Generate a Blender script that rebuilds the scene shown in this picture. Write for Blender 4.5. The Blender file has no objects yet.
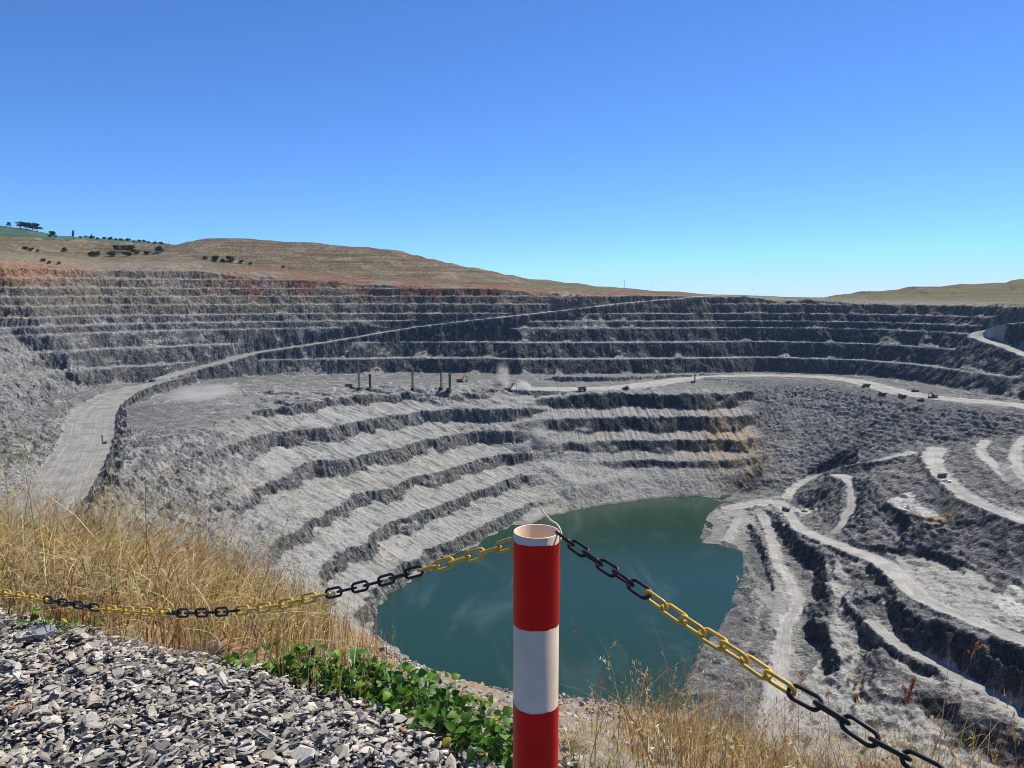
import bpy, bmesh, math, random
import numpy as np
from mathutils import Vector, Matrix
from mathutils.geometry import delaunay_2d_cdt

rng = np.random.default_rng(7)
random.seed(7)
SC = bpy.context.scene
COL = SC.collection
PI = math.pi

# ------------------------------------------------------------------ camera survey
W, H, F = 1024, 768, 760.0
PITCH = math.atan((384 - 291) / F)
CP, SP = math.cos(PITCH), math.sin(PITCH)
GZ = -1.65                                    # level of the gravel pad; the eye is the origin


def ray(px, py):
    dx, dy = (px - 512) / F, -(py - 384) / F
    return np.array([dx, CP + dy * SP, -SP + dy * CP])


def Pz(px, py, z):
    d = ray(px, py)
    return tuple(d * (z / d[2]))


def PY(px, py, Y):
    d = ray(px, py)
    return tuple(d * (Y / d[1]))


def proj(X, Y, Z):
    dep = Y * CP - Z * SP
    up = Y * SP + Z * CP
    return 512 + F * X / dep, 384 - F * up / dep


# ------------------------------------------------------------------ noise
def _hash(ix, iy, seed):
    h = (ix.astype(np.uint32) * np.uint32(374761393) + iy.astype(np.uint32) * np.uint32(668265263)
         + np.uint32((seed * 2246822519) & 0xffffffff))
    h = (h ^ (h >> np.uint32(13))) * np.uint32(1274126177)
    h = h ^ (h >> np.uint32(16))
    return h


def pn(x, y, seed=0):
    x = np.asarray(x, np.float32); y = np.asarray(y, np.float32)
    fx, fy = np.floor(x), np.floor(y)
    ix, iy = fx.astype(np.int32), fy.astype(np.int32)
    tx, ty = x - fx, y - fy
    sx = tx * tx * tx * (tx * (tx * 6 - 15) + 10)
    sy = ty * ty * ty * (ty * (ty * 6 - 15) + 10)

    def g(ox, oy):
        a = _hash(ix + ox, iy + oy, seed).astype(np.float32) * np.float32(2 * PI / 4294967296.0)
        return np.cos(a) * (tx - ox) + np.sin(a) * (ty - oy)
    n0 = g(0, 0) * (1 - sx) + g(1, 0) * sx
    n1 = g(0, 1) * (1 - sx) + g(1, 1) * sx
    return (n0 * (1 - sy) + n1 * sy) * np.float32(1.5)


def fbm(x, y, seed=0, oct=4, gain=.5):
    s = 0; a = 1.0; f = 1.0
    for k in range(oct):
        s = s + a * pn(x * f + 17.3 * k, y * f - 9.1 * k, seed + k)
        a *= gain; f *= 2.03
    return s


def sst(a, b, x):
    t = np.clip((x - a) / (b - a), 0, 1)
    return t * t * (3 - 2 * t)


# ------------------------------------------------------------------ survey lines -> TIN -> raster
class Tin:
    def __init__(s):
        s.v = []; s.e = []

    def line(s, pts, attr=(), closed=False):
        n0 = len(s.v)
        for p in pts:
            s.v.append(tuple(p) + tuple(attr))
        for i in range(len(pts) - 1):
            s.e.append((n0 + i, n0 + i + 1))

    def points(s, pts, attr=()):
        for p in pts:
            s.v.append(tuple(p) + tuple(attr))

    def raster(s, x0, x1, y0, y1, st):
        V = np.array(s.v, float)
        vo, eo, fo, ov, oe, of = delaunay_2d_cdt([Vector((a, b)) for a, b in V[:, :2]], s.e, [], 0, 0.01)
        P = np.array([(a.x, a.y) for a in vo])
        A = np.zeros((len(P), V.shape[1] - 2))
        E = np.array(s.e)
        e0, e1 = V[E[:, 0]], V[E[:, 1]]
        for i in range(len(P)):
            if len(ov[i]):
                A[i] = V[ov[i][0], 2:]
            else:
                d = e1[:, :2] - e0[:, :2]
                t = np.clip(((P[i] - e0[:, :2]) * d).sum(1) / np.maximum((d * d).sum(1), 1e-9), 0, 1)
                q = e0[:, :2] + d * t[:, None]
                dist = ((q - P[i]) ** 2).sum(1)
                k = np.argsort(dist)[:2]
                A[i] = np.mean([e0[j, 2:] * (1 - t[j]) + e1[j, 2:] * t[j] for j in k], axis=0)
        nx, ny = int((x1 - x0) / st) + 1, int((y1 - y0) / st) + 1
        R = np.zeros((ny, nx, A.shape[1]), np.float32)
        got = np.zeros((ny, nx), bool)
        for f in fo:
            for k in range(1, len(f) - 1):
                a, b, c = P[f[0]], P[f[k]], P[f[k + 1]]
                lo = np.minimum(np.minimum(a, b), c); hi = np.maximum(np.maximum(a, b), c)
                i0 = max(0, int((lo[0] - x0) / st)); i1 = min(nx - 1, int((hi[0] - x0) / st) + 1)
                j0 = max(0, int((lo[1] - y0) / st)); j1 = min(ny - 1, int((hi[1] - y0) / st) + 1)
                if i1 < i0 or j1 < j0:
                    continue
                X = x0 + st * np.arange(i0, i1 + 1)[None, :]; Y = y0 + st * np.arange(j0, j1 + 1)[:, None]
                den = (b[1] - c[1]) * (a[0] - c[0]) + (c[0] - b[0]) * (a[1] - c[1])
                if abs(den) < 1e-9:
                    continue
                l1 = ((b[1] - c[1]) * (X - c[0]) + (c[0] - b[0]) * (Y - c[1])) / den
                l2 = ((c[1] - a[1]) * (X - c[0]) + (a[0] - c[0]) * (Y - c[1])) / den
                l3 = 1 - l1 - l2
                m = (l1 >= -1e-6) & (l2 >= -1e-6) & (l3 >= -1e-6)
                if not m.any():
                    continue
                val = l1[..., None] * A[f[0]] + l2[..., None] * A[f[k]] + l3[..., None] * A[f[k + 1]]
                sub = R[j0:j1 + 1, i0:i1 + 1]
                sub[m] = val[m]
                got[j0:j1 + 1, i0:i1 + 1] |= m
        return R


def blur(a, r):
    if r < 1:
        return a
    for ax in (0, 1):
        pad = [(0, 0)] * a.ndim
        pad[ax] = (r + 1, r)
        c = np.cumsum(np.pad(a, pad, mode='edge').astype(np.float64), axis=ax)
        n = a.shape[ax]
        hi = np.take(c, np.arange(2 * r + 1, 2 * r + 1 + n), axis=ax)
        lo = np.take(c, np.arange(0, n), axis=ax)
        a = ((hi - lo) / (2 * r + 1)).astype(np.float32)
    return a


class Grid:
    def __init__(s, x0, y0, st, arr):
        s.x0, s.y0, s.st, s.a = x0, y0, st, arr

    def __call__(s, X, Y, arr=None):
        a = s.a if arr is None else arr
        fx = np.clip((np.asarray(X, np.float32) - s.x0) / s.st, 0, a.shape[1] - 1.001)
        fy = np.clip((np.asarray(Y, np.float32) - s.y0) / s.st, 0, a.shape[0] - 1.001)
        i = fx.astype(np.int32); j = fy.astype(np.int32)
        u = (fx - i); v = (fy - j)
        if a.ndim == 3:
            u = u[..., None]; v = v[..., None]
        return (a[j, i] * (1 - u) + a[j, i + 1] * u) * (1 - v) + (a[j + 1, i] * (1 - u) + a[j + 1, i + 1] * u) * v


def march(G, px, py, r0=60, r1=2000, step=.7):
    d = ray(px, py); d = d / math.hypot(d[0], d[1])
    t = np.arange(r0, r1, step)
    x, y, z = d[0] * t, d[1] * t, d[2] * t
    g = G(x, y)
    k = np.nonzero(z < g)[0]
    if len(k) == 0:
        return None
    k = k[0]
    return np.array([x[k], y[k], g[k]])


# ------------------------------------------------------------------ object helpers
def tag(o, label=None, cat=None, group=None, kind=None):
    if label: o['label'] = label
    if cat: o['category'] = cat
    if group: o['group'] = group
    if kind: o['kind'] = kind
    return o


def mesh_obj(name, V, Fc, mat=None, parent=None, col=None, smooth=False, loc=None):
    """V (n,3) array; Fc = (m,k) int array of equal-size faces or a list of such arrays."""
    me = bpy.data.meshes.new(name)
    V = np.asarray(V, np.float32)
    Fs = Fc if isinstance(Fc, list) else [Fc]
    Fs = [np.asarray(f, np.int32) for f in Fs if len(f)]
    me.vertices.add(len(V)); me.vertices.foreach_set('co', V.ravel())
    nl = sum(f.size for f in Fs); npol = sum(len(f) for f in Fs)
    me.loops.add(nl); me.loops.foreach_set('vertex_index', np.concatenate([f.ravel() for f in Fs]))
    me.polygons.add(npol)
    tot = np.concatenate([np.full(len(f), f.shape[1], np.int32) for f in Fs])
    me.polygons.foreach_set('loop_start', np.concatenate([[0], np.cumsum(tot)[:-1]]).astype(np.int32))
    me.polygons.foreach_set('loop_total', tot)
    me.polygons.foreach_set('use_smooth', np.full(npol, smooth))
    if col is not None:
        ca = me.color_attributes.new('Col', 'FLOAT_COLOR', 'POINT')
        c4 = np.ones((len(V), 4), np.float32); c4[:, :col.shape[1]] = col
        ca.data.foreach_set('color', c4.ravel())
    me.update(calc_edges=True)
    me.validate(verbose=False)
    if mat: me.materials.append(mat)
    o = bpy.data.objects.new(name, me); COL.objects.link(o)
    if parent: o.parent = parent
    if loc is not None: o.location = loc
    return o


class MB:
    """collects boxes, bars, tubes, lathes and prisms into ONE mesh"""
    def __init__(s): s.v = []; s.f = []

    def add(s, vs, fs, M=None):
        n = len(s.v)
        for v in vs:
            v = Vector(v)
            s.v.append(M @ v if M is not None else v)
        s.f += [tuple(i + n for i in f) for f in fs]

    def box(s, c, size, M=None, taper=1.0, bev=.06):
        x, y, z = [k / 2 for k in size]; b = min(x, y, z) * bev * 2
        vs = []; fs = []
        bm = bmesh.new(); bmesh.ops.create_cube(bm, size=1)
        for v in bm.verts:
            k = taper if v.co.z > 0 else 1
            v.co = Vector((c[0] + v.co.x * 2 * x * k, c[1] + v.co.y * 2 * y * k, c[2] + v.co.z * 2 * z))
        if b > 0:
            bmesh.ops.bevel(bm, geom=bm.edges[:], offset=b, segments=1, affect='EDGES', profile=.5)
        bm.verts.index_update()
        s.add([v.co.copy() for v in bm.verts], [[v.index for v in f.verts] for f in bm.faces], M)
        bm.free(); return s

    def bar(s, a, b, r, n=8, r2=None, square=False):
        a, b = Vector(a), Vector(b); d = (b - a).normalized()
        q = d.to_track_quat('Z', 'Y'); r2 = r if r2 is None else r2
        if square: n = 4
        off = PI / 4 if square else 0
        vs = [a + q @ Vector((r * math.cos(off + 2 * PI * i / n), r * math.sin(off + 2 * PI * i / n), 0)) for i in range(n)]
        vs += [b + q @ Vector((r2 * math.cos(off + 2 * PI * i / n), r2 * math.sin(off + 2 * PI * i / n), 0)) for i in range(n)]
        fs = [(i, (i + 1) % n, n + (i + 1) % n, n + i) for i in range(n)] + [tuple(range(n))[::-1], tuple(range(n, 2 * n))]
        s.add(vs, fs); return s

    def tube(s, pts, r, n=8, closed=False):
        pts = [Vector(p) for p in pts]; m = len(pts); vs = []; fs = []
        rr = r if hasattr(r, '__len__') else [r] * m
        prev = None
        for i in range(m):
            a = pts[(i - 1) % m] if (i > 0 or closed) else pts[i]
            b = pts[(i + 1) % m] if (i < m - 1 or closed) else pts[i]
            d = (b - a).normalized()
            if prev is None:
                prev = d.orthogonal().normalized()
            e = (prev - d * prev.dot(d)).normalized(); g = d.cross(e); prev = e
            for k in range(n):
                t = 2 * PI * k / n
                vs.append(pts[i] + (e * math.cos(t) + g * math.sin(t)) * rr[i])
        for i in range(m if closed else m - 1):
            j = (i + 1) % m
            for k in range(n):
                l = (k + 1) % n
                fs.append((i * n + k, i * n + l, j * n + l, j * n + k))
        if not closed:
            fs += [tuple(range(n))[::-1], tuple(range((m - 1) * n, m * n))]
        s.add(vs, fs); return s

    def prism(s, prof, axis, a, b, M=None):
        """prof: 2D outline; extruded along axis 'x' or 'y' from a to b"""
        n = len(prof)
        mk = (lambda p, t: (t, p[0], p[1])) if axis == 'x' else (lambda p, t: (p[0], t, p[1]))
        vs = [mk(p, a) for p in prof] + [mk(p, b) for p in prof]
        fs = [(i, (i + 1) % n, n + (i + 1) % n, n + i) for i in range(n)] + [tuple(range(n))[::-1], tuple(range(n, 2 * n))]
        s.add(vs, fs, M); return s

    def lathe(s, prof, n=32, c=(0, 0, 0), axis='z'):
        vs = []; fs = []; m = len(prof)
        for r, z in prof:
            for k in range(n):
                t = 2 * PI * k / n
                if axis == 'z': vs.append((c[0] + r * math.cos(t), c[1] + r * math.sin(t), c[2] + z))
                elif axis == 'y': vs.append((c[0] + r * math.cos(t), c[1] + z, c[2] + r * math.sin(t)))
        for i in range(m - 1):
            for k in range(n):
                l = (k + 1) % n
                fs.append((i * n + k, i * n + l, (i + 1) * n + l, (i + 1) * n + k))
        s.add(vs, fs); return s

    def build(s, name, mat, parent=None, smooth=False, loc=None):
        me = bpy.data.meshes.new(name)
        me.from_pydata([tuple(v) for v in s.v], [], s.f)
        bm = bmesh.new(); bm.from_mesh(me); bmesh.ops.recalc_face_normals(bm, faces=bm.faces[:]); bm.to_mesh(me); bm.free()
        if smooth:
            me.polygons.foreach_set('use_smooth', [True] * len(me.polygons))
        me.materials.append(mat)
        o = bpy.data.objects.new(name, me); COL.objects.link(o)
        if parent: o.parent = parent
        if loc is not None: o.location = loc
        return o


def empty(name, loc=(0, 0, 0), rz=0):
    o = bpy.data.objects.new(name, None); COL.objects.link(o)
    o.location = loc; o.rotation_euler = (0, 0, rz); o.empty_display_size = .1
    return o


def copy_tree(o, parent=None):
    c = o.copy(); COL.objects.link(c)
    if parent: c.parent = parent
    for ch in list(o.children):
        copy_tree(ch, c)
    return c


# ------------------------------------------------------------------ materials
def nt(name):
    m = bpy.data.materials.new(name); m.use_nodes = True
    t = m.node_tree; t.nodes.clear()
    out = t.nodes.new('ShaderNodeOutputMaterial'); b = t.nodes.new('ShaderNodeBsdfPrincipled')
    t.links.new(b.outputs[0], out.inputs[0])
    return m, t, b


def N(t, typ, **kw):
    n = t.nodes.new(typ)
    for k, v in kw.items():
        if k in n.inputs: n.inputs[k].default_value = v
        else: setattr(n, k, v)
    return n


def simple(name, rgb, rough=.6, metal=0., var=.25, scale=6., bump=0.):
    """paint or metal with procedural wear"""
    m, t, b = nt(name); L = t.links.new
    tc = N(t, 'ShaderNodeTexCoord')
    no = N(t, 'ShaderNodeTexNoise', Scale=scale, Detail=6.0, Roughness=.65)
    L(tc.outputs['Object'], no.inputs['Vector'])
    mr = N(t, 'ShaderNodeMapRange'); mr.inputs[1].default_value = .3; mr.inputs[2].default_value = .7
    mr.inputs[3].default_value = 1 - var; mr.inputs[4].default_value = 1 + var * .6
    L(no.outputs[0], mr.inputs[0])
    mx = N(t, 'ShaderNodeVectorMath', operation='SCALE'); mx.inputs[0].default_value = rgb
    L(mr.outputs[0], mx.inputs['Scale']); L(mx.outputs[0], b.inputs['Base Color'])
    b.inputs['Roughness'].default_value = rough; b.inputs['Metallic'].default_value = metal
    if bump:
        bp = N(t, 'ShaderNodeBump', Strength=bump, Distance=.01); L(no.outputs[0], bp.inputs['Height']); L(bp.outputs[0], b.inputs['Normal'])
    return m


def vcol_mat(name, rough=.9, scales=((.45, .35),), bumps=((.5, .5, .6),), spec=.2, grain=False):
    """surface colour from the mesh's own survey colours, broken up by noise and bump.
    scales: (noise scale per metre, +-amount); bumps: (scale, strength, distance m)"""
    m, t, b = nt(name); L = t.links.new
    at = N(t, 'ShaderNodeAttribute', attribute_name='Col')
    tc = N(t, 'ShaderNodeTexCoord')
    cur = at.outputs['Color']
    for sc, amt in scales:
        no = N(t, 'ShaderNodeTexNoise', Scale=sc, Detail=5.0, Roughness=.7)
        L(tc.outputs['Object'], no.inputs['Vector'])
        mr = N(t, 'ShaderNodeMapRange'); mr.inputs[1].default_value = .28; mr.inputs[2].default_value = .72
        mr.inputs[3].default_value = 1 - amt; mr.inputs[4].default_value = 1 + amt
        L(no.outputs[0], mr.inputs[0])
        if grain:                                   # how coarse the surface is, per vertex (alpha of the survey colour)
            for k_, sg_ in ((3, -1), (4, 1)):
                ma = N(t, 'ShaderNodeMath', operation='MULTIPLY_ADD'); ma.inputs[1].default_value = sg_ * amt; ma.inputs[2].default_value = 1.0
                L(at.outputs['Alpha'], ma.inputs[0]); L(ma.outputs[0], mr.inputs[k_])
        mx = N(t, 'ShaderNodeVectorMath', operation='SCALE')
        L(cur, mx.inputs[0]); L(mr.outputs[0], mx.inputs['Scale']); cur = mx.outputs[0]
    blk = []
    if grain:                                       # broken blocks: each cell its own tone and tilt
        for sc, zs, amt in ((.42, .55, .34), (1.15, .7, .30)):
            mp = N(t, 'ShaderNodeMapping'); mp.inputs['Scale'].default_value = (1, 1, zs); L(tc.outputs['Object'], mp.inputs['Vector'])
            vo = N(t, 'ShaderNodeTexVoronoi', Scale=sc, Randomness=1.0); L(mp.outputs[0], vo.inputs['Vector'])
            sp = N(t, 'ShaderNodeSeparateColor'); L(vo.outputs['Color'], sp.inputs[0])
            mr = N(t, 'ShaderNodeMapRange')
            for k_, sg_ in ((3, -1), (4, 1)):
                ma = N(t, 'ShaderNodeMath', operation='MULTIPLY_ADD'); ma.inputs[1].default_value = sg_ * amt; ma.inputs[2].default_value = 1.0
                L(at.outputs['Alpha'], ma.inputs[0]); L(ma.outputs[0], mr.inputs[k_])
            L(sp.outputs[0], mr.inputs[0])
            mx = N(t, 'ShaderNodeVectorMath', operation='SCALE'); L(cur, mx.inputs[0]); L(mr.outputs[0], mx.inputs['Scale']); cur = mx.outputs[0]
            blk.append((vo, 1.3 / sc))
    L(cur, b.inputs['Base Color'])
    nrm = None
    for vo, dist in blk:
        bp = N(t, 'ShaderNodeBump', Strength=.55, Distance=dist * .55); bp.invert = True; L(vo.outputs['Distance'], bp.inputs['Height'])
        ma = N(t, 'ShaderNodeMath', operation='MULTIPLY'); ma.inputs[1].default_value = .6; L(at.outputs['Alpha'], ma.inputs[0]); L(ma.outputs[0], bp.inputs['Strength'])
        if nrm is not None: L(nrm, bp.inputs['Normal'])
        nrm = bp.outputs[0]
    for sc, st, dist in bumps:
        no = N(t, 'ShaderNodeTexNoise', Scale=sc, Detail=4.0, Roughness=.6)
        L(tc.outputs['Object'], no.inputs['Vector'])
        bp = N(t, 'ShaderNodeBump', Strength=st, Distance=dist); L(no.outputs[0], bp.inputs['Height'])
        if grain:
            ma = N(t, 'ShaderNodeMath', operation='MULTIPLY'); ma.inputs[1].default_value = st; L(at.outputs['Alpha'], ma.inputs[0]); L(ma.outputs[0], bp.inputs['Strength'])
        if nrm is not None: L(nrm, bp.inputs['Normal'])
        nrm = bp.outputs[0]
    if nrm is not None: L(nrm, b.inputs['Normal'])
    b.inputs['Roughness'].default_value = rough
    b.inputs['Specular IOR Level'].default_value = spec
    return m
# ================================================================== PIT TERRAIN
LAKE = -215.0
AK = ('U', 'S', 'F', 'R', 'V', 'D', 'n', 'sm')      # bench weights, soil, grass, slate, noise, smoothing


def at(**k):
    return tuple(float(k.get(a, 1.0 if a == 'n' else 0.0)) for a in AK)


def zr(z):
    return float(np.interp(z, [-212, -205, -195, -185, -170, -120], [-223, -215, -204, -191.5, -172.5, -120]))


def ZL(pts, f=lambda z: z):
    return [Pz(x, y, f(z)) for x, y, z in pts]


def YL(pts):
    return [PY(*p) for p in pts]


T = Tin()
# --- far side: rim, hills
rim = YL([(-100, 256, 960), (0, 264, 1000), (60, 267, 1060), (100, 271, 1105), (170, 269, 1155), (256, 275.5, 1195),
          (350, 282, 1220), (450, 286.5, 1205), (512, 289.5, 1198), (600, 294, 1190), (690, 296.5, 1190), (760, 297, 1185)])
T.line(rim[:5], at(U=.8, R=1, n=1.2, V=.3)); T.line(rim[4:], at(U=1, R=1, n=.6, V=.15))
T.line(YL([(760, 297, 1185), (820, 299, 1170), (900, 303, 1120), (960, 304, 1050), (1024, 303, 960), (1150, 303, 830)]), at(U=1, R=.25, D=.5))
T.points([(-760, 640, 30), (-700, 400, 25), (-420, 150, 12), (-900, 500, 40), (900, 500, -10), (700, 200, -10), (300, 60, -6)], at(V=.6))
T.line(YL([(-200, 243, 1150), (-100, 246, 1170), (0, 250.5, 1190), (60, 255, 1230), (100, 259, 1260), (170, 258, 1300)]), at(V=.8, R=.4, sm=.4, n=.4))
T.line(YL([(170, 258, 1300), (256, 266.5, 1300), (350, 275.5, 1290), (450, 281.5, 1280), (512, 286, 1275), (620, 290.5, 1265), (700, 294, 1260), (780, 296.5, 1255)]), at(V=1, R=.55, sm=.4, n=.4))
T.line(YL([(-200, 228, 1400), (-60, 234, 1400), (0, 235, 1400), (40, 236.5, 1405), (66, 238, 1410), (76, 241, 1400), (92, 249, 1370), (106, 254, 1340)]), at(V=1, sm=.3, n=.3))
T.line(YL([(106, 254, 1340), (140, 253.5, 1370), (165, 247, 1440), (178, 244, 1470), (196, 239, 1490), (225, 236, 1500), (300, 241, 1500), (350, 245, 1500), (395, 249, 1500), (430, 257.5, 1500),
           (470, 266, 1500), (520, 276, 1500), (560, 281.5, 1500), (620, 287.5, 1480), (700, 293.5, 1450), (780, 296.8, 1420)]), at(V=1, sm=.3, n=.3))
T.line([(-1200, 1740, -10), (-600, 1740, 20), (0, 1740, -20), (600, 1740, -40), (1200, 1740, -20)], at(V=1))
T.line(YL([(825, 297.5, 1420), (840, 294, 1420), (859, 292.6, 1420), (864, 289.8, 1420), (884, 289.6, 1420), (907, 288.2, 1420), (913, 285.8, 1420), (936, 286, 1420), (954, 285.2, 1420), (960, 282.9, 1420), (990, 282.6, 1420), (1004, 282.2, 1420),
           (1010, 279.8, 1420), (1024, 278.5, 1420), (1120, 270, 1420), (1200, 268, 1400)]), at(V=1, sm=.3, n=.3))
T.line(YL([(800, 299, 1230), (890, 301.5, 1220), (950, 301.5, 1160), (1024, 300.5, 1070), (1150, 300, 920)]), at(V=1, R=.2, sm=.4, n=.4))
# --- toe of the upper wall, intermediate ledge
uw = at(U=1, n=.75)
T.line(ZL([(-40, 560, -128), (5, 520, -127), (40, 470, -125), (52, 440, -123), (65, 410, -119), (85, 387, -115)]), at(U=.8, n=2.0))
T.line(ZL([(85, 387, -115), (110, 380, -111), (160, 376.5, -110), (215, 378.5, -114), (256, 376.5, -117), (300, 376, -118), (350, 375.5, -118), (420, 374, -118), (480, 373, -116),
           (520, 372, -113), (600, 371.5, -113), (690, 371.5, -114), (770, 372, -117), (850, 376, -118), (900, 381, -118), (930, 386, -118), (960, 392, -118), (1000, 398, -118), (1024, 402, -118),
           (1150, 428, -118)]), uw)
flat = at(n=.35, sm=.2)
T.line(ZL([(500, 376.5, -113), (560, 376.5, -113), (620, 376, -113), (682, 375, -114.5)]), at(n=1.1))
T.line(ZL([(500, 381.3, -119.6), (560, 382, -120.2), (620, 382, -120.4), (682, 378.5, -118.5)]), at(n=.9))
# --- plateau front crest
T.line(ZL([(122, 393, -120), (140, 396, -120), (180, 403, -120), (215, 411, -121)]), at(S=.7, n=1.4))
T.line(ZL([(215, 411, -120), (240, 411, -118), (256, 407, -116), (300, 402, -114), (330, 397, -113), (380, 391, -113), (420, 390, -114),
           (450, 391, -115), (500, 389, -115), (516, 392, -118), (532, 394, -121)]), at(S=1, n=.9))
T.line(ZL([(532, 394, -121), (560, 393.5, -121), (620, 392.5, -121), (690, 393, -121), (730, 392, -121)]), at(F=1, n=.7))
tal = at(n=1.3, D=.75)
T.line(ZL([(730, 392, -121), (760, 389, -120), (800, 387, -120), (830, 389, -120), (870, 396, -120), (890, 401, -120), (930, 406.5, -120), (1024, 414, -120), (1150, 434, -120)]), tal)
# --- ramp down the left side, berm edge
T.line(ZL([(122, 393, -119), (118, 410, -120), (112, 440, -122), (107, 466, -124), (98, 505, -126), (80, 560, -128)]), at(S=.25, n=2.2))
# --- shore of the lake
T.line(ZL([(383, 626, LAKE), (396, 608, LAKE), (420, 586, LAKE), (450, 567, LAKE), (480, 553, LAKE), (514, 532, LAKE)]), at(S=1, n=.9))
T.line(ZL([(514, 532, LAKE), (530, 524, LAKE), (550, 516, LAKE), (575, 511, LAKE), (612, 504, LAKE), (662, 497.5, LAKE), (700, 496, LAKE), (718, 495, LAKE)]), at(F=.0, n=.6))
T.line(ZL([(718, 495, LAKE), (733, 494.3, LAKE), (722, 502, LAKE), (706, 516, LAKE), (701, 523, LAKE), (713, 525.5, LAKE), (700, 532, LAKE), (698, 543, LAKE), (722, 545, LAKE), (741, 552, LAKE),
           (742, 567, LAKE), (737, 590, LAKE), (727, 612, LAKE), (705, 642, LAKE), (690, 668, LAKE), (683, 690, LAKE), (684, 720, LAKE)]), at(n=.8, D=.6))
T.line([Pz(684, 720, LAKE), (60, 335, LAKE), (20, 345, LAKE), (-40, 395, LAKE), Pz(383, 626, LAKE)], at(n=1))
LC = np.array(Pz(590, 575, LAKE))[:2]
for seq in (((396, 608), (420, 586), (450, 567), (480, 553), (514, 532), (550, 516), (575, 511), (612, 504), (662, 497.5), (700, 496)), ((722, 502), (706, 516), (700, 532), (722, 545), (741, 552), (742, 567), (737, 590), (727, 612), (705, 642), (690, 668))):
    for a_, b_ in seq:
        q_ = np.array(Pz(a_, b_, LAKE))[:2]; u_ = (LC - q_) / np.linalg.norm(LC - q_)
        T.points([tuple(q_ + u_ * 8) + (LAKE - 7,)], at(n=.4, D=.5))
        if a_ > 720 or b_ > 560 and a_ > 680: T.points([tuple(q_ - u_ * 3.2) + (LAKE + 2.6,)], at(n=1.2, D=.9))
T.points([Pz(560, 600, LAKE - 14), Pz(600, 540, LAKE - 14), Pz(650, 580, LAKE - 14), Pz(690, 520, LAKE - 8), Pz(450, 630, LAKE - 12), Pz(600, 660, LAKE - 12), Pz(690, 600, LAKE - 10)], at(n=.3))
# benches hold their grade between crest and shore: lower corner where the two walls meet
T.line(ZL([(532, 394, -121), (528, 430, -155), (538, 460, -181), (556, 490, -201), (550, 516, LAKE)]), at(S=.2, F=.2, n=.9))
T.line(ZL([(700, 440, -167.5), (740, 440, -167)]), at(F=1, n=.9))
T.line(ZL([(766, 440, -170.5), (800, 440, -170), (830, 440, -164.6)]), at(n=1.1, D=.5))
T.line(ZL([(766, 440, -170.5), (766, 466, -193.5), (760, 480, -205.5)]), at(n=1.0, D=.4))
T.line(ZL([(800, 440, -170), (800, 460, -186.5), (798, 474, -197.5)]), at(n=1.1, D=.5))
T.line(ZL([(508, 398, -123), (508, 430, -153.5), (512, 460, -180.5), (530, 492, -201)]), at(S=1, n=.8))
T.line(ZL([(575, 485, -196.2), (640, 470, -193), (700, 463, -187.5), (742, 459, -184.5)]), at(F=.6, n=.8))
# --- viewer's own wall (hidden)
T.points([(0, 60, -47), (-60, 60, -48), (60, 60, -46), (0, 200, -140), (-60, 200, -142), (-150, 200, -135), (-100, 110, -84), (110, 130, -100), (-200, 60, -30), (-170, 330, -165),
          (-250, 250, -126), (-330, 150, -40), (200, 60, -30), (250, 130, -90), (330, 200, -110), (-60, 340, -200), (-200, 420, -152), (-300, 20, 0), (300, 20, -5), (0, 20, -14), (-100, 20, -10), (100, 20, -10)], at(n=1))
# --- pit floor and spit (right side)
d1 = at(D=1, n=.9); dr = at(D=1, n=1.1)


def R(pts, a=d1):
    T.line(ZL(pts, zr), a)


R([(785, 503, -196.5), (750, 506, -199), (724, 509, -202)], at(D=1, n=.6))
R([(738, 521, -201), (728, 538, -203.5), (712, 536, -204)], at(D=1, n=.6))
R([(766, 518, -199), (773, 545, -200), (779, 566, -200), (792, 580, -201), (798, 606, -201), (786, 626, -202), (783, 645, -202), (775, 690, -203), (775, 740, -203)], at(D=1, n=.6))
R([(751, 523, -198), (763, 540, -197.5), (770, 555, -198), (778, 586, -199)], dr)
R([(745, 526, -202.5), (756, 546, -203.5), (763, 566, -204), (770, 592, -204.5)], dr)
R([(748, 556, -202.2), (747, 568, -202.4)], dr)
R([(744, 578, -203), (754, 602, -202), (766, 616, -202), (770, 634, -203)], dr)
R([(777, 511, -193.5), (784, 524, -190.5), (798, 538, -189), (812, 548, -188.5), (823, 556, -188), (828, 573, -188), (825, 584, -188), (831, 596, -188.5)], dr)
R([(770, 521, -198), (778, 537, -199), (790, 552, -199.5), (803, 562, -200), (813, 573, -200), (813, 592, -200), (819, 608, -200.5)], dr)
R([(812, 616, -190), (829, 628, -190), (837, 650, -191), (841, 668, -192)], dr)
R([(803, 624, -201), (814, 642, -201.5), (821, 658, -202), (829, 675, -202.5)], dr)
R([(848, 590, -189), (838, 612, -190), (848, 640, -193.5), (854, 665, -195), (848, 700, -198)], at(D=1, n=.7))
R([(846, 597, -184.5), (860, 613, -185), (876, 630, -185.7), (884, 650, -186), (909, 653, -186), (921, 660, -186.3)], dr)
R([(842, 605, -188), (853, 626, -191), (873, 648, -193), (888, 665, -193.5), (912, 668, -190)], dr)
R([(871, 621, -185.5), (904, 648, -186), (937, 664, -186.3), (954, 675, -186.5), (995, 697, -186.5), (1024, 718, -186.5)], at(D=1, n=.7))
R([(887, 582, -179), (891, 590, -176), (902, 605, -174.5), (934, 618, -172.5), (970, 633, -171.5), (995, 648, -171), (1024, 664, -171), (1100, 705, -170)], dr)
R([(886, 607, -182), (893, 626, -185), (902, 643, -185.8), (920, 652, -186), (947, 665, -186.3), (987, 683, -186.5), (1012, 689, -186.5), (1100, 732, -186)], dr)
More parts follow.
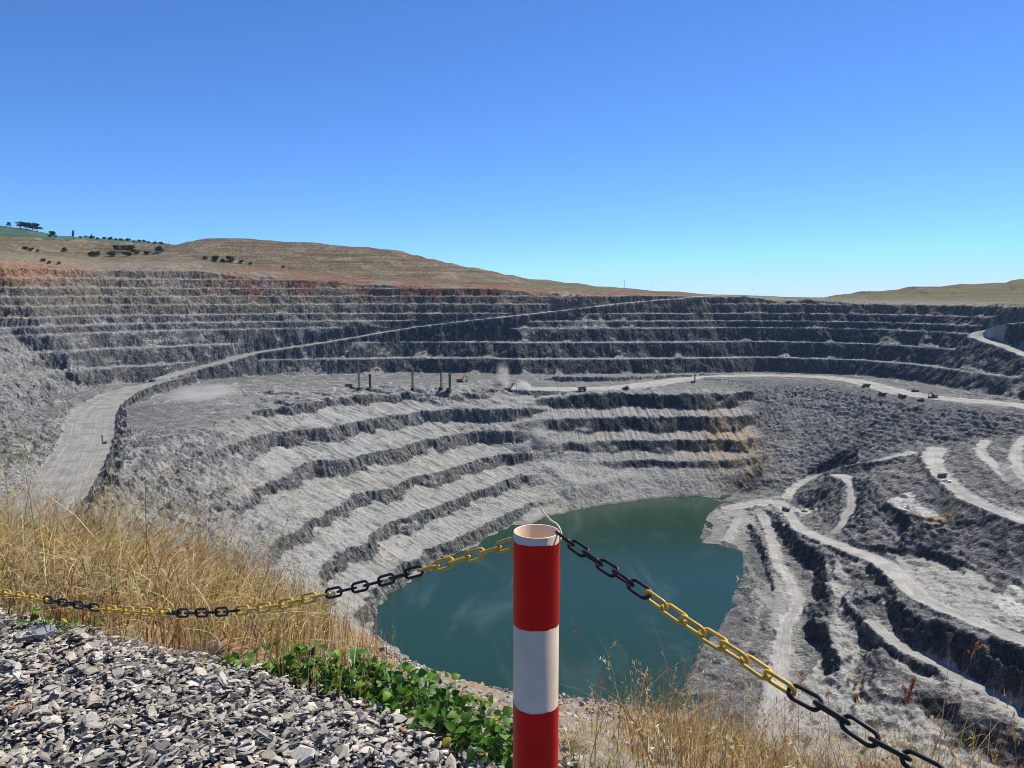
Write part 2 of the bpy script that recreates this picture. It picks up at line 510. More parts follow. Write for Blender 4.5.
R([(886, 684, -187), (915, 690, -187), (944, 691, -187), (960, 704, -187), (980, 719, -187), (1000, 719, -187), (1024, 729, -187), (1100, 770, -187)], dr)
R([(888, 701, -191), (920, 716, -193.5), (947, 719, -194.6), (957, 743, -196), (995, 759, -196.5), (1024, 769, -196.5), (1100, 811, -196.5)], dr)
R([(830, 720, -200), (862, 732, -198), (900, 762, -198), (1000, 800, -198)], at(D=1, n=.8))
R([(785, 503, -196.5), (795, 522, -191.5), (806, 533, -188), (840, 546, -185), (865, 555, -181), (887, 567, -178), (909, 590, -174.5), (929, 610, -173), (954, 623, -172), (987, 635, -171), (1024, 641, -170), (1100, 655, -170)], at(D=1, n=.6))
R([(854, 543.5, -181.5), (900, 552.5, -176), (920, 556, -175), (970, 571.5, -172.5), (988, 582, -171.5), (1004, 592, -171)], at(D=1, n=.6))
R([(850, 539, -179), (880, 541, -173), (917, 547, -171), (954, 557, -169), (995, 568, -167.5), (1010, 580, -167)], d1)
R([(889, 514, -167), (907, 532, -169.5), (927, 538, -170), (957, 544, -169.5), (978, 539, -167)], dr)
R([(889, 502, -162), (904, 511, -158), (924, 519, -157), (947, 525, -156.5), (969, 526, -157), (981, 533, -160)], dr)
R([(892, 494, -161), (910, 495, -158.5), (936, 505, -157), (960, 517, -156)], at(D=1, n=.7))
R([(870, 478, -162), (880, 498, -164), (866, 512, -172), (858, 528, -179)], dr)
R([(848, 480, -170), (852, 498, -175), (846, 512, -179.5), (834, 533, -185)], d1)
R([(812, 489, -189.5), (806, 500, -193.5), (812, 514, -191.5)], dr)
R([(846, 488, -172), (838, 503, -178), (828, 520, -186)], dr)
R([(785, 497, -197), (796, 487, -195.5), (814, 477.5, -190), (836, 470, -181), (854, 465, -169.8), (880, 459, -158.5), (915, 452, -151.5), (935, 449, -149)], at(D=1, n=.6))
R([(858, 469, -172), (880, 466, -164), (902, 459, -156)], d1)
R([(935, 450, -149), (932, 462, -148.5), (944, 477, -148), (960, 491, -147.5), (974, 502, -147), (998, 511, -146.5), (1024, 521, -146), (1100, 545, -145)], at(D=1, n=.6))
R([(990, 441, -141), (980, 447, -141), (984, 458, -140.5), (994, 464, -140), (1008, 475, -139.5), (1024, 487, -139), (1100, 520, -137)], at(D=1, n=.6))
R([(1022, 437, -134), (1014, 457, -134), (1020, 475, -134), (1060, 492, -134)], at(D=1, n=.6))
R([(748, 492.5, -204.6), (762, 489, -203.5), (798, 477, -190.5), (826, 466, -180), (860, 452, -163.5), (900, 446, -152.5), (935, 443, -147.5), (980, 437, -140.5), (1020, 431, -132), (1150, 452, -132)], at(D=1, n=1))
T.points([(1200, 20, 0), (1200, 900, 10), (-1200, 20, 40), (-1200, 900, 60)], at(V=.6))

X0, X1, Y0, Y1, ST = -1200, 1200, 20, 1750, 1.25
RS = T.raster(X0, X1, Y0, Y1, ST)
base = RS[..., 0].copy()
att = {k: blur(RS[..., i + 1], 3) for i, k in enumerate(AK)}
sm = att['sm'][..., ]
base = blur(base, 1)
base = base * (1 - sm) + blur(base, 14) * sm
gx = X0 + ST * np.arange(base.shape[1])[None, :].repeat(base.shape[0], 0).astype(np.float32)
gy = Y0 + ST * np.arange(base.shape[0])[:, None].repeat(base.shape[1], 1).astype(np.float32)


def terrace(z, lev, face, drop):
    lev = np.array(lev, np.float32)
    out = z.copy()
    for k in range(len(lev) - 1):
        a, b = lev[k], lev[k + 1]
        m = (z <= a) & (z > b)
        u = (a - z[m]) / (a - b)
        f = face[m]; d = drop[m]
        p = np.where(u < f, d * u / f, d + (1 - d) * (u - f) / (1 - f))
        out[m] = a - p * (a - b)
    return out


LR = sst(48, -48, gx - (-270 + .41 * (745 - gy)) + 34 * fbm(gx / 45, gy / 45, 15, 2)) * sst(380, 430, gy) * sst(840, 800, gy) * (1 - np.clip(att['U'] * 1.6, 0, 1)) * (1 - att['V'])
att['S'] = att['S'] * (1 - .6 * LR); att['n'] = att['n'] + 1.1 * LR + .7 * sst(-320, -400, gx) * sst(900, 800, gy) * (1 - att['V'])
n_lo = fbm(gx / 90, gy / 90, 11, 3)
n_md = fbm(gx / 26, gy / 26, 21, 3)
bz = base + (2.0 + 3.0 * sst(-430, -520, gx)) * n_lo * np.clip(att['U'] + att['S'], 0, 1) + 1.0 * n_md * att['U']
spill = sst(.25, .6, fbm(gx / 34, gy / 34, 23, 2))
upper = terrace(bz, [44, 30, 17, 4, -8, -20, -34, -45, -55, -75, -97, -118, -122], np.clip(.60 + .10 * n_md, .4, .8), .97 - .18 * spill)
ulft = .65 * gx + .75 * gy
sface = np.clip(.205 + .13 * pn(ulft / 16, gx * 0 + base / 9, 31) + .13 * n_md + .06 * fbm(gx / 9, gy / 9, 34, 2), .05, .46)
lowl = terrace(base + 1.6 * n_lo + .9 * n_md, [-112, -134, -155, -175, -191, -206, -221], sface, np.clip(.40 + 1.05 * sface, .46, .88))
fface = np.clip(.40 + .14 * pn(gx / 14, gy / 60, 33) + .2 * n_md, .2, .6)
lowf = terrace(base + 1.2 * n_lo + 1.0 * n_md, [-120, -145, -167, -185, -198], fface, np.clip(.56 + .5 * fface, .6, .88))
hill = terrace(base + 1.5 * n_lo, [140, 132, 125, 116, 109, 101, 94, 85, 78, 69, 62, 54, 45, 39, 31, 22, 15, 8, -1, -8, -16, -24], np.full_like(base, .66), np.full_like(base, .95))
zt = base + att['U'] * (upper - base)
zt += np.clip(att['S'], 0, 1) * (lowl - base) + np.clip(att['F'], 0, 1) * (lowf - base)
dz_ = np.clip(att['D'] * 1.2 - .2, 0, 1) * (1 - np.clip(att['U'] * 2, 0, 1)) * (1 - att['V'])
n_sm = fbm(gx / 11, gy / 11, 27, 3)
steps = terrace(base + 1.6 * n_md + 1.1 * n_sm, list(np.arange(-118, -216, -3.6)), np.clip(.42 + .2 * n_sm, .15, .8), np.full_like(base, .86))
zt += .8 * dz_ * (steps - base)
hv = att['V'] * sst(-12, 2, base) * (1 - att['U'])
zt += .95 * hv * (hill - base)
G0 = Grid(X0, Y0, ST, zt.astype(np.float32))

# ------------------------------------------------------------------ roads: cut into and filled onto the slopes
road_id = np.zeros(base.shape, np.int16)
road_m = np.zeros(base.shape, np.float32)
road_u = np.zeros(base.shape, np.float32)
dust_m = np.zeros(base.shape, np.float32)
nb = 1.2 * pn(gx / 9, gy / 9, 41) + .6 * pn(gx / 3, gy / 3, 42)


def seg_dist(poly, pad):
    poly = np.array(poly, float)
    lo = poly[:, :2].min(0) - pad; hi = poly[:, :2].max(0) + pad
    i0 = max(0, int((lo[0] - X0) / ST)); i1 = min(base.shape[1], int((hi[0] - X0) / ST) + 2)
    j0 = max(0, int((lo[1] - Y0) / ST)); j1 = min(base.shape[0], int((hi[1] - Y0) / ST) + 2)
    x = gx[j0:j1, i0:i1]; y = gy[j0:j1, i0:i1]
    D = np.full(x.shape, 1e9, np.float32); Z = np.zeros(x.shape, np.float32); Wd = np.zeros(x.shape, np.float32); SG = np.zeros(x.shape, np.float32)
    for a, b in zip(poly[:-1], poly[1:]):
        d = b[:2] - a[:2]; L2 = max((d * d).sum(), 1e-6)
        t = np.clip(((x - a[0]) * d[0] + (y - a[1]) * d[1]) / L2, 0, 1)
        ox = x - (a[0] + d[0] * t); oy = y - (a[1] + d[1] * t)
        q = np.sqrt(ox * ox + oy * oy)
        m = q < D
        D[m] = q[m]; Z[m] = (a[2] + (b[2] - a[2]) * t)[m]; Wd[m] = (a[3] + (b[3] - a[3]) * t)[m]
        SG[m] = (np.sign(d[0] * oy - d[1] * ox) * q)[m]
    return (slice(j0, j1), slice(i0, i1)), D, Z, Wd, SG


def smooth_poly(P, n=6):
    P = np.array(P, float); out = []
    for i in range(len(P) - 1):
        p0 = P[max(i - 1, 0)]; p1 = P[i]; p2 = P[i + 1]; p3 = P[min(i + 2, len(P) - 1)]
        for k in range(n):
            t = k / n
            out.append(.5 * ((2 * p1) + (-p0 + p2) * t + (2 * p0 - 5 * p1 + 4 * p2 - p3) * t * t + (-p0 + 3 * p1 - 3 * p2 + p3) * t ** 3))
    out.append(P[-1])
    return np.array(out)


def road(rid, pts, width, cut=1.5, fill=.9, berm=0.0, side=0):
    """pts: (px,py,z) survey points (z None = the slope met there)"""
    P = []
    for p in pts:
        w = p[3] if len(p) > 3 else width
        q = march(G0, p[0], p[1]) if p[2] is None else Pz(*p[:3])
        P.append((q[0], q[1], q[2], w))
    P = smooth_poly(P)
    zs = P[:, 2].copy()
    for _ in range(12):
        zs[1:-1] = (zs[:-2] + zs[1:-1] * 2 + zs[2:]) / 4
    P[:, 2] = zs
    sl, D, Z, Wd, SG = seg_dist(P, 70)
    e = D - Wd / 2 + nb[sl]
    o = np.maximum(e, 0)
    z = np.clip(zt[sl], Z - o * fill, Z + o * cut)
    if berm:
        z = z + berm * np.exp(-((e - .5) / 1.6) ** 2) * (pn(gx[sl] / 6, gy[sl] / 6, 43) > -.5) * (1 if side == 0 else np.where(SG * side > 0, 1.0, .25))
    far = D > 69
    zt[sl] = np.where(far, zt[sl], z)
    m = sst(.9, -.9, e + 1.1 * nb[sl])
    dust_m[sl] = np.maximum(dust_m[sl], sst(7, -1, e + 3 * nb[sl]) * sst(5, 1.5, np.abs(zt[sl] - Z)))
    rm = road_m[sl]; ri = road_id[sl]; ru = road_u[sl]
    new = m > .5
    ri[new] = rid; ru[new] = SG[new]
    road_m[sl] = np.maximum(rm, m)
    return P


RO = {}
RO[1] = road(1, [(735, 295.2, None), (700, 296.6, None), (670, 299.5, None, 14), (640, 302, None, 14), (600, 306.5, None, 13), (560, 311, None, 15), (512, 317, None, 14), (460, 321.5, None, 17), (400, 330, None, 16),
                 (350, 339, None, 19), (300, 346.5, None, 20), (256, 353.5, None, 24), (222, 362, None, 26), (190, 371, None, 24), (160, 379, -111, 20)], 17, cut=2.6, fill=1.9, berm=.8)
RO[2] = road(2, [(186, 378.5, -111.5, 18), (150, 386, -115.5, 34), (120, 395, -119, 44), (95, 412, -121, 46), (88, 440, -123, 44), (72, 470, -125, 44), (40, 520, -127, 40), (0, 570, -129, 40)], 40, berm=5.5, side=1)
RO[3] = road(3, [(520, 388, -120), (560, 389, -120), (610, 388, -120), (650, 384, -120), (690, 379, -120), (740, 376, -119), (800, 376, -118.5), (850, 380, -119), (880, 387, -119.5), (910, 394, -119.5), (950, 399, -119.5), (1024, 406, -119.5), (1100, 420, -119.5)], 36)
RO[4] = road(4, [(787, 498, zr(-196.5)), (796, 487, zr(-195.5)), (814, 477.5, zr(-190)), (836, 470, zr(-181)), (854, 465, zr(-169.8)), (880, 459, zr(-158.5)), (912, 452.5, zr(-152))], 11, berm=.6)
RO[5] = road(5, [(728, 508, zr(-202), 14), (748, 505, zr(-199.5), 20), (775, 502.5, zr(-197), 18), (788, 512, zr(-194.5), 13), (794, 522, zr(-191.5), 12), (806, 532, zr(-188), 14), (840, 546, zr(-185), 15), (865, 555, zr(-181), 17), (887, 565, zr(-178), 17), (905, 580, zr(-175.5), 18), (922, 597, zr(-173.5), 16),
                 (948, 610, zr(-172.3), 13), (982, 624, zr(-171.3), 13), (1024, 641, zr(-170.5), 13), (1100, 668, zr(-170), 13)], 13, berm=.7, fill=1.6, cut=2)
RO[6] = road(6, [(763, 515, zr(-198.5)), (768, 528, zr(-199.5)), (773, 545, zr(-200)), (779, 566, zr(-200)), (790, 580, zr(-201)), (797, 603, zr(-201)), (785, 626, zr(-202)), (783, 645, zr(-202)), (775, 690, zr(-203), 13), (773, 740, zr(-203), 18)], 10, fill=4, cut=4)
RO[7] = road(7, [(938, 449, zr(-149), 18), (933, 456, zr(-148.7), 18), (936, 466, zr(-148.3)), (944, 477, zr(-148)), (960, 491, zr(-147.5)), (974, 501, zr(-147)), (998, 511, zr(-146.5)), (1024, 521, zr(-146)), (1100, 545, zr(-145))], 15, berm=.8)
RO[8] = road(8, [(986, 441, zr(-141)), (981, 448, zr(-141)), (984, 457, zr(-140.5)), (994, 464, zr(-140)), (1008, 475, zr(-139.5), 13), (1024, 487, zr(-139), 15), (1100, 520, zr(-137), 15)], 10)
RO[9] = road(9, [(1026, 437, zr(-134)), (1016, 450, zr(-134)), (1016, 462, zr(-134)), (1026, 478, zr(-134)), (1060, 495, zr(-134))], 9)
RO[10] = road(10, [(836, 533, zr(-185.5)), (843, 520, zr(-181)), (851, 506, zr(-177), 8), (851, 494, zr(-174)), (848, 482, zr(-170.5)), (841, 476, zr(-170.5), 18)], 6)
RO[11] = road(11, [(737, 519, zr(-201)), (733, 530, zr(-202.5)), (727, 540, zr(-204.2))], 9)
RO[12] = road(12, [(1034, 321, None, 22), (1005, 325, None), (985, 331, None), (980, 337, None), (990, 341, None), (1008, 346, None), (1030, 355, None), (1090, 372, None)], 24, cut=3, fill=1.2)
RO[13] = None
RO[14] = None
RO[15] = road(15, [(871, 622, zr(-185.5)), (904, 648, zr(-186)), (937, 664, zr(-186.3)), (954, 675, zr(-186.5)), (995, 697, zr(-186.5)), (1024, 718, zr(-186.5)), (1080, 745, zr(-186.5))], 9, fill=4, cut=4)
RO[16] = None
RO[17] = None
RO[18] = road(18, [(780, 300.5, 22), (880, 300, 27), (940, 296.5, 32), (1000, 292, 36)], 6) if False else None
track_m = np.zeros(base.shape, np.float32)
GT_ = Grid(X0, Y0, ST, zt.astype(np.float32))
for wd_, pl_ in ((3.5, [(868, 531), (890, 539), (917, 547), (954, 557), (995, 568), (1008, 580)]), (3, [(796, 482), (806, 473), (835, 458), (862, 450), (905, 446), (930, 444)]), (3, [(946, 462), (957, 478), (972, 492), (996, 502), (1030, 514)]),
                 (4, [(792, 512), (812, 516), (822, 521), (812, 527), (800, 531)]), (3, [(873, 508), (880, 520), (888, 534)]), (4, [(706, 520), (725, 510), (748, 509), (770, 513)]), (3, [(712, 531), (728, 524), (738, 514)]),
                 (4, [(880, 470), (905, 474), (925, 480)]), (3, [(828, 470), (850, 476), (885, 474)]), (5, [(900, 556), (930, 575), (955, 600)]), (4, [(925, 560), (955, 580), (972, 600)]), (4, [(975, 582), (962, 606)]), (3, [(880, 552), (912, 572), (940, 598)]),
                 (4, [(836, 560), (846, 580), (850, 600)]), (4, [(838, 600), (836, 622), (848, 642)]), (4, [(865, 590), (885, 612), (905, 640)]), (3, [(1000, 448), (1010, 466), (1030, 480)]), (4, [(746, 575), (765, 583), (790, 602)]), (3, [(742, 560), (760, 590), (758, 620), (745, 650)]),
                 (4, [(800, 396), (850, 404), (900, 410)]), (3, [(260, 385), (330, 388), (400, 384)]), (3, [(200, 392), (280, 392), (360, 390)]), (4, [(150, 396), (210, 388), (300, 382), (420, 380)])):
    pp_ = [march(GT_, a_, b_) for a_, b_ in pl_]
    if any(q is None for q in pp_): continue
    pp_ = smooth_poly(np.array([(q[0], q[1], q[2], wd_) for q in pp_]))
    sl, D, Z, Wd, SG = seg_dist(pp_, 20)
    track_m[sl] = np.maximum(track_m[sl], sst(1.4, -1.2, D - Wd / 2 + 1.6 * nb[sl]))
G1 = Grid(X0, Y0, ST, zt.astype(np.float32))
GR = Grid(X0, Y0, ST, np.stack([road_m, road_u, dust_m, LR, track_m] + [att[k] for k in AK], -1).astype(np.float32))

# ------------------------------------------------------------------ fine mesh, rays from the viewpoint outward
deg = math.radians
az = np.concatenate([np.linspace(-95, -40, 60)[:-1], np.linspace(-40, 40, 1500), np.linspace(40, 95, 60)[1:]])
rr = np.concatenate([np.linspace(42, 300, 110)[:-1], np.linspace(300, 620, 280)[:-1], np.linspace(620, 1320, 520)[:-1], np.linspace(1320, 1700, 130)])
AZ, RR = np.meshgrid(np.radians(az), rr)
px_ = (RR * np.sin(AZ)).astype(np.float32); py_ = (RR * np.cos(AZ)).astype(np.float32)
vq = GR(px_, py_)
rmask = vq[..., 0]; ru = vq[..., 1]
dustm = vq[..., 2]
LRp = vq[..., 3]; trk = vq[..., 4]
A = {k: vq[..., 5 + i] for i, k in enumerate(AK)}
free = 1 - np.clip(rmask * 1.15, 0, 1)
amp = A['n'] * free
k24 = 3.0 * (1 - .7 * A['D'] * (1 - A['U'])); wx = amp * (k24 * pn(px_ / 24, py_ / 24, 51) + 2.0 * pn(px_ / 9, py_ / 9, 52) + 1.1 * pn(px_ / 3.6, py_ / 3.6, 53))
wy = amp * (k24 * pn(px_ / 24, py_ / 24, 54) + 2.0 * pn(px_ / 9, py_ / 9, 55) + 1.1 * pn(px_ / 3.6, py_ / 3.6, 56))
hz = G1(px_ + wx, py_ + wy)
# slope of the graded surface
e = 1.6
sx = (G1(px_ + wx + e, py_ + wy) - G1(px_ + wx - e, py_ + wy)) / (2 * e)
sy = (G1(px_ + wx, py_ + wy + e) - G1(px_ + wx, py_ + wy - e)) / (2 * e)
slope = np.sqrt(sx * sx + sy * sy)
SFq = np.clip(A['S'] * 1.3, 0, 1); steep = sst(.75, 1.25, slope) * (1 - SFq) + sst(.48, .82, slope) * SFq
# rubble, boulders and gullies
f1 = fbm(px_ / 14, py_ / 14, 61, 3)
f2 = fbm(px_ / 4.2, py_ / 4.2, 64, 3)
bl = np.maximum(pn(px_ / 5, py_ / 5, 67), 0) ** 2
uu = .65 * px_ + .76 * py_; vv = .76 * px_ - .65 * py_
SF = np.clip(A['S'] * 1.1, 0, 1); FF = np.clip(A['F'], 0, 1)
flL = .55 * fbm(uu / 4.2 + .5 * pn(vv / 25, uu / 40, 79), vv / 55, 71, 3) + .75 * fbm(uu / 15, vv / 45, 78, 2); flF = fbm(px_ / 4.5, py_ / 60, 74, 3)
flut = SF * flL + FF * flF
bench = np.clip(SF + FF, 0, 1)
gully = -np.abs(fbm(px_ / 40, py_ / 40, 77, 3))
plat0 = sst(-125, -121, hz) * sst(-109, -113, hz) * sst(600, 700, py_) * sst(.35, .15, slope) * (1 - np.clip(A['D'] * 1.5, 0, 1))
rough = (1 - .75 * plat0) * A['n'] * free * (1 - .55 * bench * (1 - steep)) * (1 - .93 * A['V']) * (1 + .5 * A['D'])
h = hz + rough * (.55 * f1 + .55 * f2 + .9 * bl)
h += free * bench * (1 - steep) * 1.35 * flut
h += free * SF * steep * (1.0 * fbm(px_ / 3.2, py_ / 3.2, 121, 2) + .8 * pn(uu / 2.2, vv / 9, 122))
h += free * (1 - bench) * A['D'] * .9 * (gully + .3) * (1 - .6 * A['U'])
h += A['V'] * (.22 * f1 + .16 * f2)
# wheel ruts and windrows on roads
h += rmask * (.10 * pn(ru / 1.3, px_ / 60, 81) + .08 * f2)
near_shore = sst(9, 1, np.abs(hz - LAKE)) * free
h = h * (1 - .8 * near_shore) + hz * .8 * near_shore
h -= 1.5 * sst(62, 52, RR)

# ------------------------------------------------------------------ what the surfaces are made of, with shade painted into the steep walls
def mix(a, b, t):
    return a * (1 - t[..., None]) + np.asarray(b, np.float32) * t[..., None]


c_rock = np.array([.080, .087, .094]); c_dust = np.array([.272, .273, .262]); c_slate = np.array([.110, .115, .119])
spk = sst(-.2, .9, f2 + .6 * f1)
col = np.zeros(h.shape + (3,), np.float32) + c_dust.astype(np.float32)
streak = np.clip(1 + .26 * flut, .55, 1.5)
rib = fbm(uu / 2.6, vv / 12, 101, 2) * SF + fbm(px_ / 2.6, py_ / 12, 102, 2) * (1 - SF)
col = mix(col, c_rock * 1.0, np.clip(steep * (1 - .25 * spk), 0, 1))
col = mix(col, (.150, .156, .154), SF * steep * .85)
col *= (1 + (.38 + .34 * SF) * steep * np.clip(rib, -1, 1.3))[..., None]
rub = bench * (1 - steep) * sst(.15, .6, fbm(px_ / 13, py_ / 13, 103, 4))
col = mix(col, (.17, .172, .172), rub * .55)
plat = sst(.3, .15, slope) * sst(-125, -121, hz) * sst(-109, -113, hz) * sst(600, 700, py_) * free
col = mix(col, (.125, .130, .134), plat * (.75 + .25 * f1))
outc = (1 - bench) * (1 - A['D']) * (1 - A['V']) * (1 - A['U']) * sst(.15, .55, fbm(px_ / 22, py_ / 22, 99, 4)) * free
col = mix(col, (.135, .138, .140), outc * .85)
lr_c = LRp * free * sst(-.25, .30, fbm(px_ / 15, py_ / 15, 111, 4))
col = mix(col, (.120, .124, .125), lr_c * .85)
ll_ = sst(-300, -380, px_) * sst(930, 820, py_) * (1 - A['V']) * free * sst(-.40, .20, fbm(px_ / 12, py_ / 12, 112, 4)) * sst(-6, -30, hz)
col = mix(col, (.118, .122, .123), ll_ * .85)
lrub = sst(-230, -300, px_) * sst(0, .45, fbm(px_ / 16, py_ / 16, 105, 4)) * (1 - A['V']) * free * (1 - plat)
col = mix(col, (.125, .128, .128), lrub * .75)
talus = (1 - steep) * sst(.25, .5, slope) * (1 - bench) * (1 - A['V'])
col = mix(col, (.235, .235, .225), talus * (.75 - .5 * spk))
col = mix(col, c_slate, np.clip(A['D'], 0, 1) * (.84 - .32 * spk * (1 - steep)) * (1 - bench))
col = mix(col, (.042, .046, .052), np.clip(A['D'] * 1.3, 0, 1) * steep * (1 - bench) * (1 - A['U']) * .85)  # steep slate walls: their shade is darkened into the colour
col *= (1 + np.clip(A['D'], 0, 1) * .38 * fbm(px_ / 9, py_ / 9, 106, 3) * free)[..., None]
# dust of the bench toes
col *= (1 + bench * (1 - steep) * (streak - 1))[..., None]
warm = sst(.1, .8, fbm(px_ / 70, py_ / 70, 91, 3)) * (1 - A['D'])
col *= 1 + warm[..., None] * np.array([.05, .015, -.05], np.float32)
blot = sst(.35, .75, fbm(px_ / 20, py_ / 20, 92, 3)) * A['U'] * free
col = mix(col, (.42, .418, .40), blot * (.45 - .33 * steep * sst(-300, -150, px_)))  # pale blotches thinned on far steep faces, painted as shaded
col = mix(col, (.055, .062, .072), steep * A['U'] * sst(-330, -120, px_) * .75 * (1 - .5 * spk))  # far upper wall: shade of the steep faces painted into the rock colour
# tan weathered rock near the far corner
tan_ = np.exp(-(((px_ - 243) / 42) ** 2 + ((py_ - 848) / 36) ** 2)) * sst(-.5, .2, f1)
col = mix(col, (.036, .043, .053), np.clip(FF * 1.5, 0, 1) * steep * .9)  # lower far wall: navy shade of its faces painted over the rock
col = mix(col, (.34, .26, .16), np.clip(tan_ * 1.3, 0, 1) * .85)
# weathered red soil in the top benches
top = sst(-24, 2, hz + 5 * f1)
pxx, pyy = proj(px_, py_, hz)
redn = fbm(px_ / 60, py_ / 30, 94, 3)
red = np.clip(A['R'] * 1.5, 0, 1) * sst(-16, -2, hz + 4 * f1) * sst(-.3, .5, redn) * (.35 + .65 * sst(-440, -380, px_))
leftred = np.exp(-(((px_ + 665) / 62) ** 2)) * sst(2, 14, hz + 4 * f1) * sst(.8, .3, A['V'])
red = red * (.55 + .45 * steep)
col = mix(col, (.42, .16, .07), np.clip(leftred * A['R'], 0, 1) * .8)
brn = A['U'] * sst(-50, -16, hz + 6 * f1)
col = mix(col, (.25, .20, .14), brn * .45 * (1 - red))
# dry grass, contour banks and bush on the tips and hills
vn = fbm(px_ / 45, py_ / 22, 95, 4)
vg = mix(np.zeros_like(col) + np.array([.150, .112, .076], np.float32), (.215, .180, .130), sst(-.4, .5, vn))
vg = mix(vg, (.085, .095, .040), sst(.25, .7, fbm(px_ / 30, py_ / 16, 96, 4)) * .4)
vg = mix(vg, (.15, .085, .066), sst(.05, .6, fbm(px_ / 110, py_ / 22, 97, 3)) * .75)
vg = mix(vg, (.085, .072, .052), sst(.05, .55, pn(hz / 2.7 + .6 * f1, px_ / 200, 109)) * .85)
vg = mix(vg, (.045, .055, .028), sst(.42, .62, fbm(px_ / 7, py_ / 7, 110, 2)) * .7)
vg = vg * (1 + .45 * f2)[..., None]
vg = mix(vg, vg * np.array([.96, .80, .76], np.float32), sst(450, 560, px_))
ledge = A['V'] * sst(.30, .12, slope)
vg = mix(vg, (.11, .115, .055), ledge * .85 * sst(-.8, .1, f1))
col = mix(col, vg, np.clip(A['V'] * 1.6 - .25, 0, 1) * sst(-30, -8, hz))
redstrip = np.clip(A['R'] * 1.6, 0, 1) * sst(-14, -3, hz + 3 * f1) * sst(1.02, .86, A['V']) * sst(-.6, .2, redn) * sst(-500, -400, px_) * sst(420, 330, px_)
col = mix(col, (.19, .082, .058), np.clip(redstrip, 0, 1) * .8)
# bench tops carry a little grass high on the wall
col = mix(col, (.24, .21, .10), A['U'] * (1 - steep) * sst(-45, -5, hz) * sst(-.1, .5, f1) * .7)
# bush scrambling up the rock at the left
for cx_, cy_, rad_ in ((15, 455, 17), (28, 440, 10), (162, 502, 13)):
    q_ = march(G1, cx_, cy_)
    bb = np.exp(-(((px_ - q_[0]) ** 2 + (py_ - q_[1]) ** 2) / (rad_ * .9) ** 2)) * sst(-.3, .3, f2 + f1 * .4)
    col = mix(col, (.10, .105, .045), np.clip(bb, 0, 1) * .85)
# pale worn ground and washed patches
def inside(poly, x, y):
    m = np.zeros(x.shape, bool); n = len(poly)
    for a, b in zip(poly, np.roll(poly, -1, 0)):
        c = (a[1] > y) != (b[1] > y)
        m ^= c & (x < (b[0] - a[0]) * (y - a[1]) / (b[1] - a[1] + 1e-9) + a[0])
    return m


patches = (
    (-175, .33, [(846, 546), (870, 549), (920, 558), (970, 573), (988, 584), (1000, 600), (1024, 612), (1090, 640), (1090, 672), (1024, 641), (975, 626), (935, 612), (905, 590), (880, 570)]),
    (-200, .27, [(700, 506), (745, 500), (790, 497), (795, 518), (765, 520), (750, 535), (742, 550), (722, 544), (700, 540), (712, 526), (703, 520)]),
    (-202, .25, [(752, 590), (776, 575), (796, 600), (792, 640), (803, 665), (790, 705), (762, 745), (748, 725), (766, 690), (775, 645), (770, 612)]),
    (-159, .46, [(892, 494), (912, 493), (922, 507), (948, 521), (942, 525), (922, 516), (905, 511), (891, 503)]),
    (-198, .33, [(806, 672), (830, 640), (842, 606), (858, 640), (856, 690), (905, 712), (965, 752), (1010, 775), (850, 800), (775, 750)]),
    (-186.4, .31, [(868, 616), (905, 640), (945, 664), (1024, 704), (1024, 732), (985, 706), (940, 682), (895, 662)]),
    (-168, .44, [(995, 592), (1008, 585), (1040, 580), (1040, 612), (1000, 608)]),
    (-190, .44, [(794, 498), (813, 497), (826, 506), (816, 512), (800, 510), (788, 504)]),
    (-189.5, .36, [(832, 560), (845, 575), (850, 592), (838, 600), (828, 585)]),
    (-192, .34, [(832, 612), (846, 618), (846, 634), (834, 632)]),
    (-186, .33, [(800, 538), (822, 548), (830, 566), (822, 562), (808, 550)]),
    (-134, .24, [(1018, 455), (1060, 450), (1080, 495), (1022, 476)]),
)
wpx = px_ + 3.2 * f1 + 1.5 * f2; wpy = py_ + 3.2 * fbm(px_ / 12, py_ / 12, 107, 3)
for pz_, al_, pg_ in patches:
    pw = np.array([Pz(a_, b_, zr(pz_))[:2] for a_, b_ in pg_])
    pm = inside(pw, wpx, wpy) * sst(1.0, .55, slope)
    col = mix(col, np.array([1.0, .985, .93]) * al_, np.clip(pm * (.82 + .30 * fbm(px_ / 7, py_ / 16, 108, 3)), 0, 1))
q_ = march(G1, 940, 519)
bb = np.exp(-(((px_ - q_[0]) / 9) ** 2 + ((py_ - q_[1]) / 8) ** 2))
col = mix(col, (.26, .17, .07), np.clip(bb, 0, 1) * .7)
# roads: crushed pale dust with darker wheel tracks
col = mix(col, (.28, .277, .262), dustm * (1 - rmask) * (.55 + .25 * f1) * (1 - steep))
col = mix(col, (.30, .295, .275), trk * (1 - rmask) * (1 - steep) * np.clip(.6 + .35 * f1, 0, 1))
rc = np.array([.320, .315, .298], np.float32) * (1 + .22 * fbm(ru / 1.7 + .9 * f1, (px_ + py_) / 140, 98, 2) + .16 * f1 + .08 * f2)[..., None]
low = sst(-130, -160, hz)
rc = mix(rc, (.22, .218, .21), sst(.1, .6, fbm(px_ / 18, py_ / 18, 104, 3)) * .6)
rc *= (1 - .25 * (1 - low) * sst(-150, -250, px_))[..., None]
col = col * (1 - rmask[..., None]) + rc * rmask[..., None]
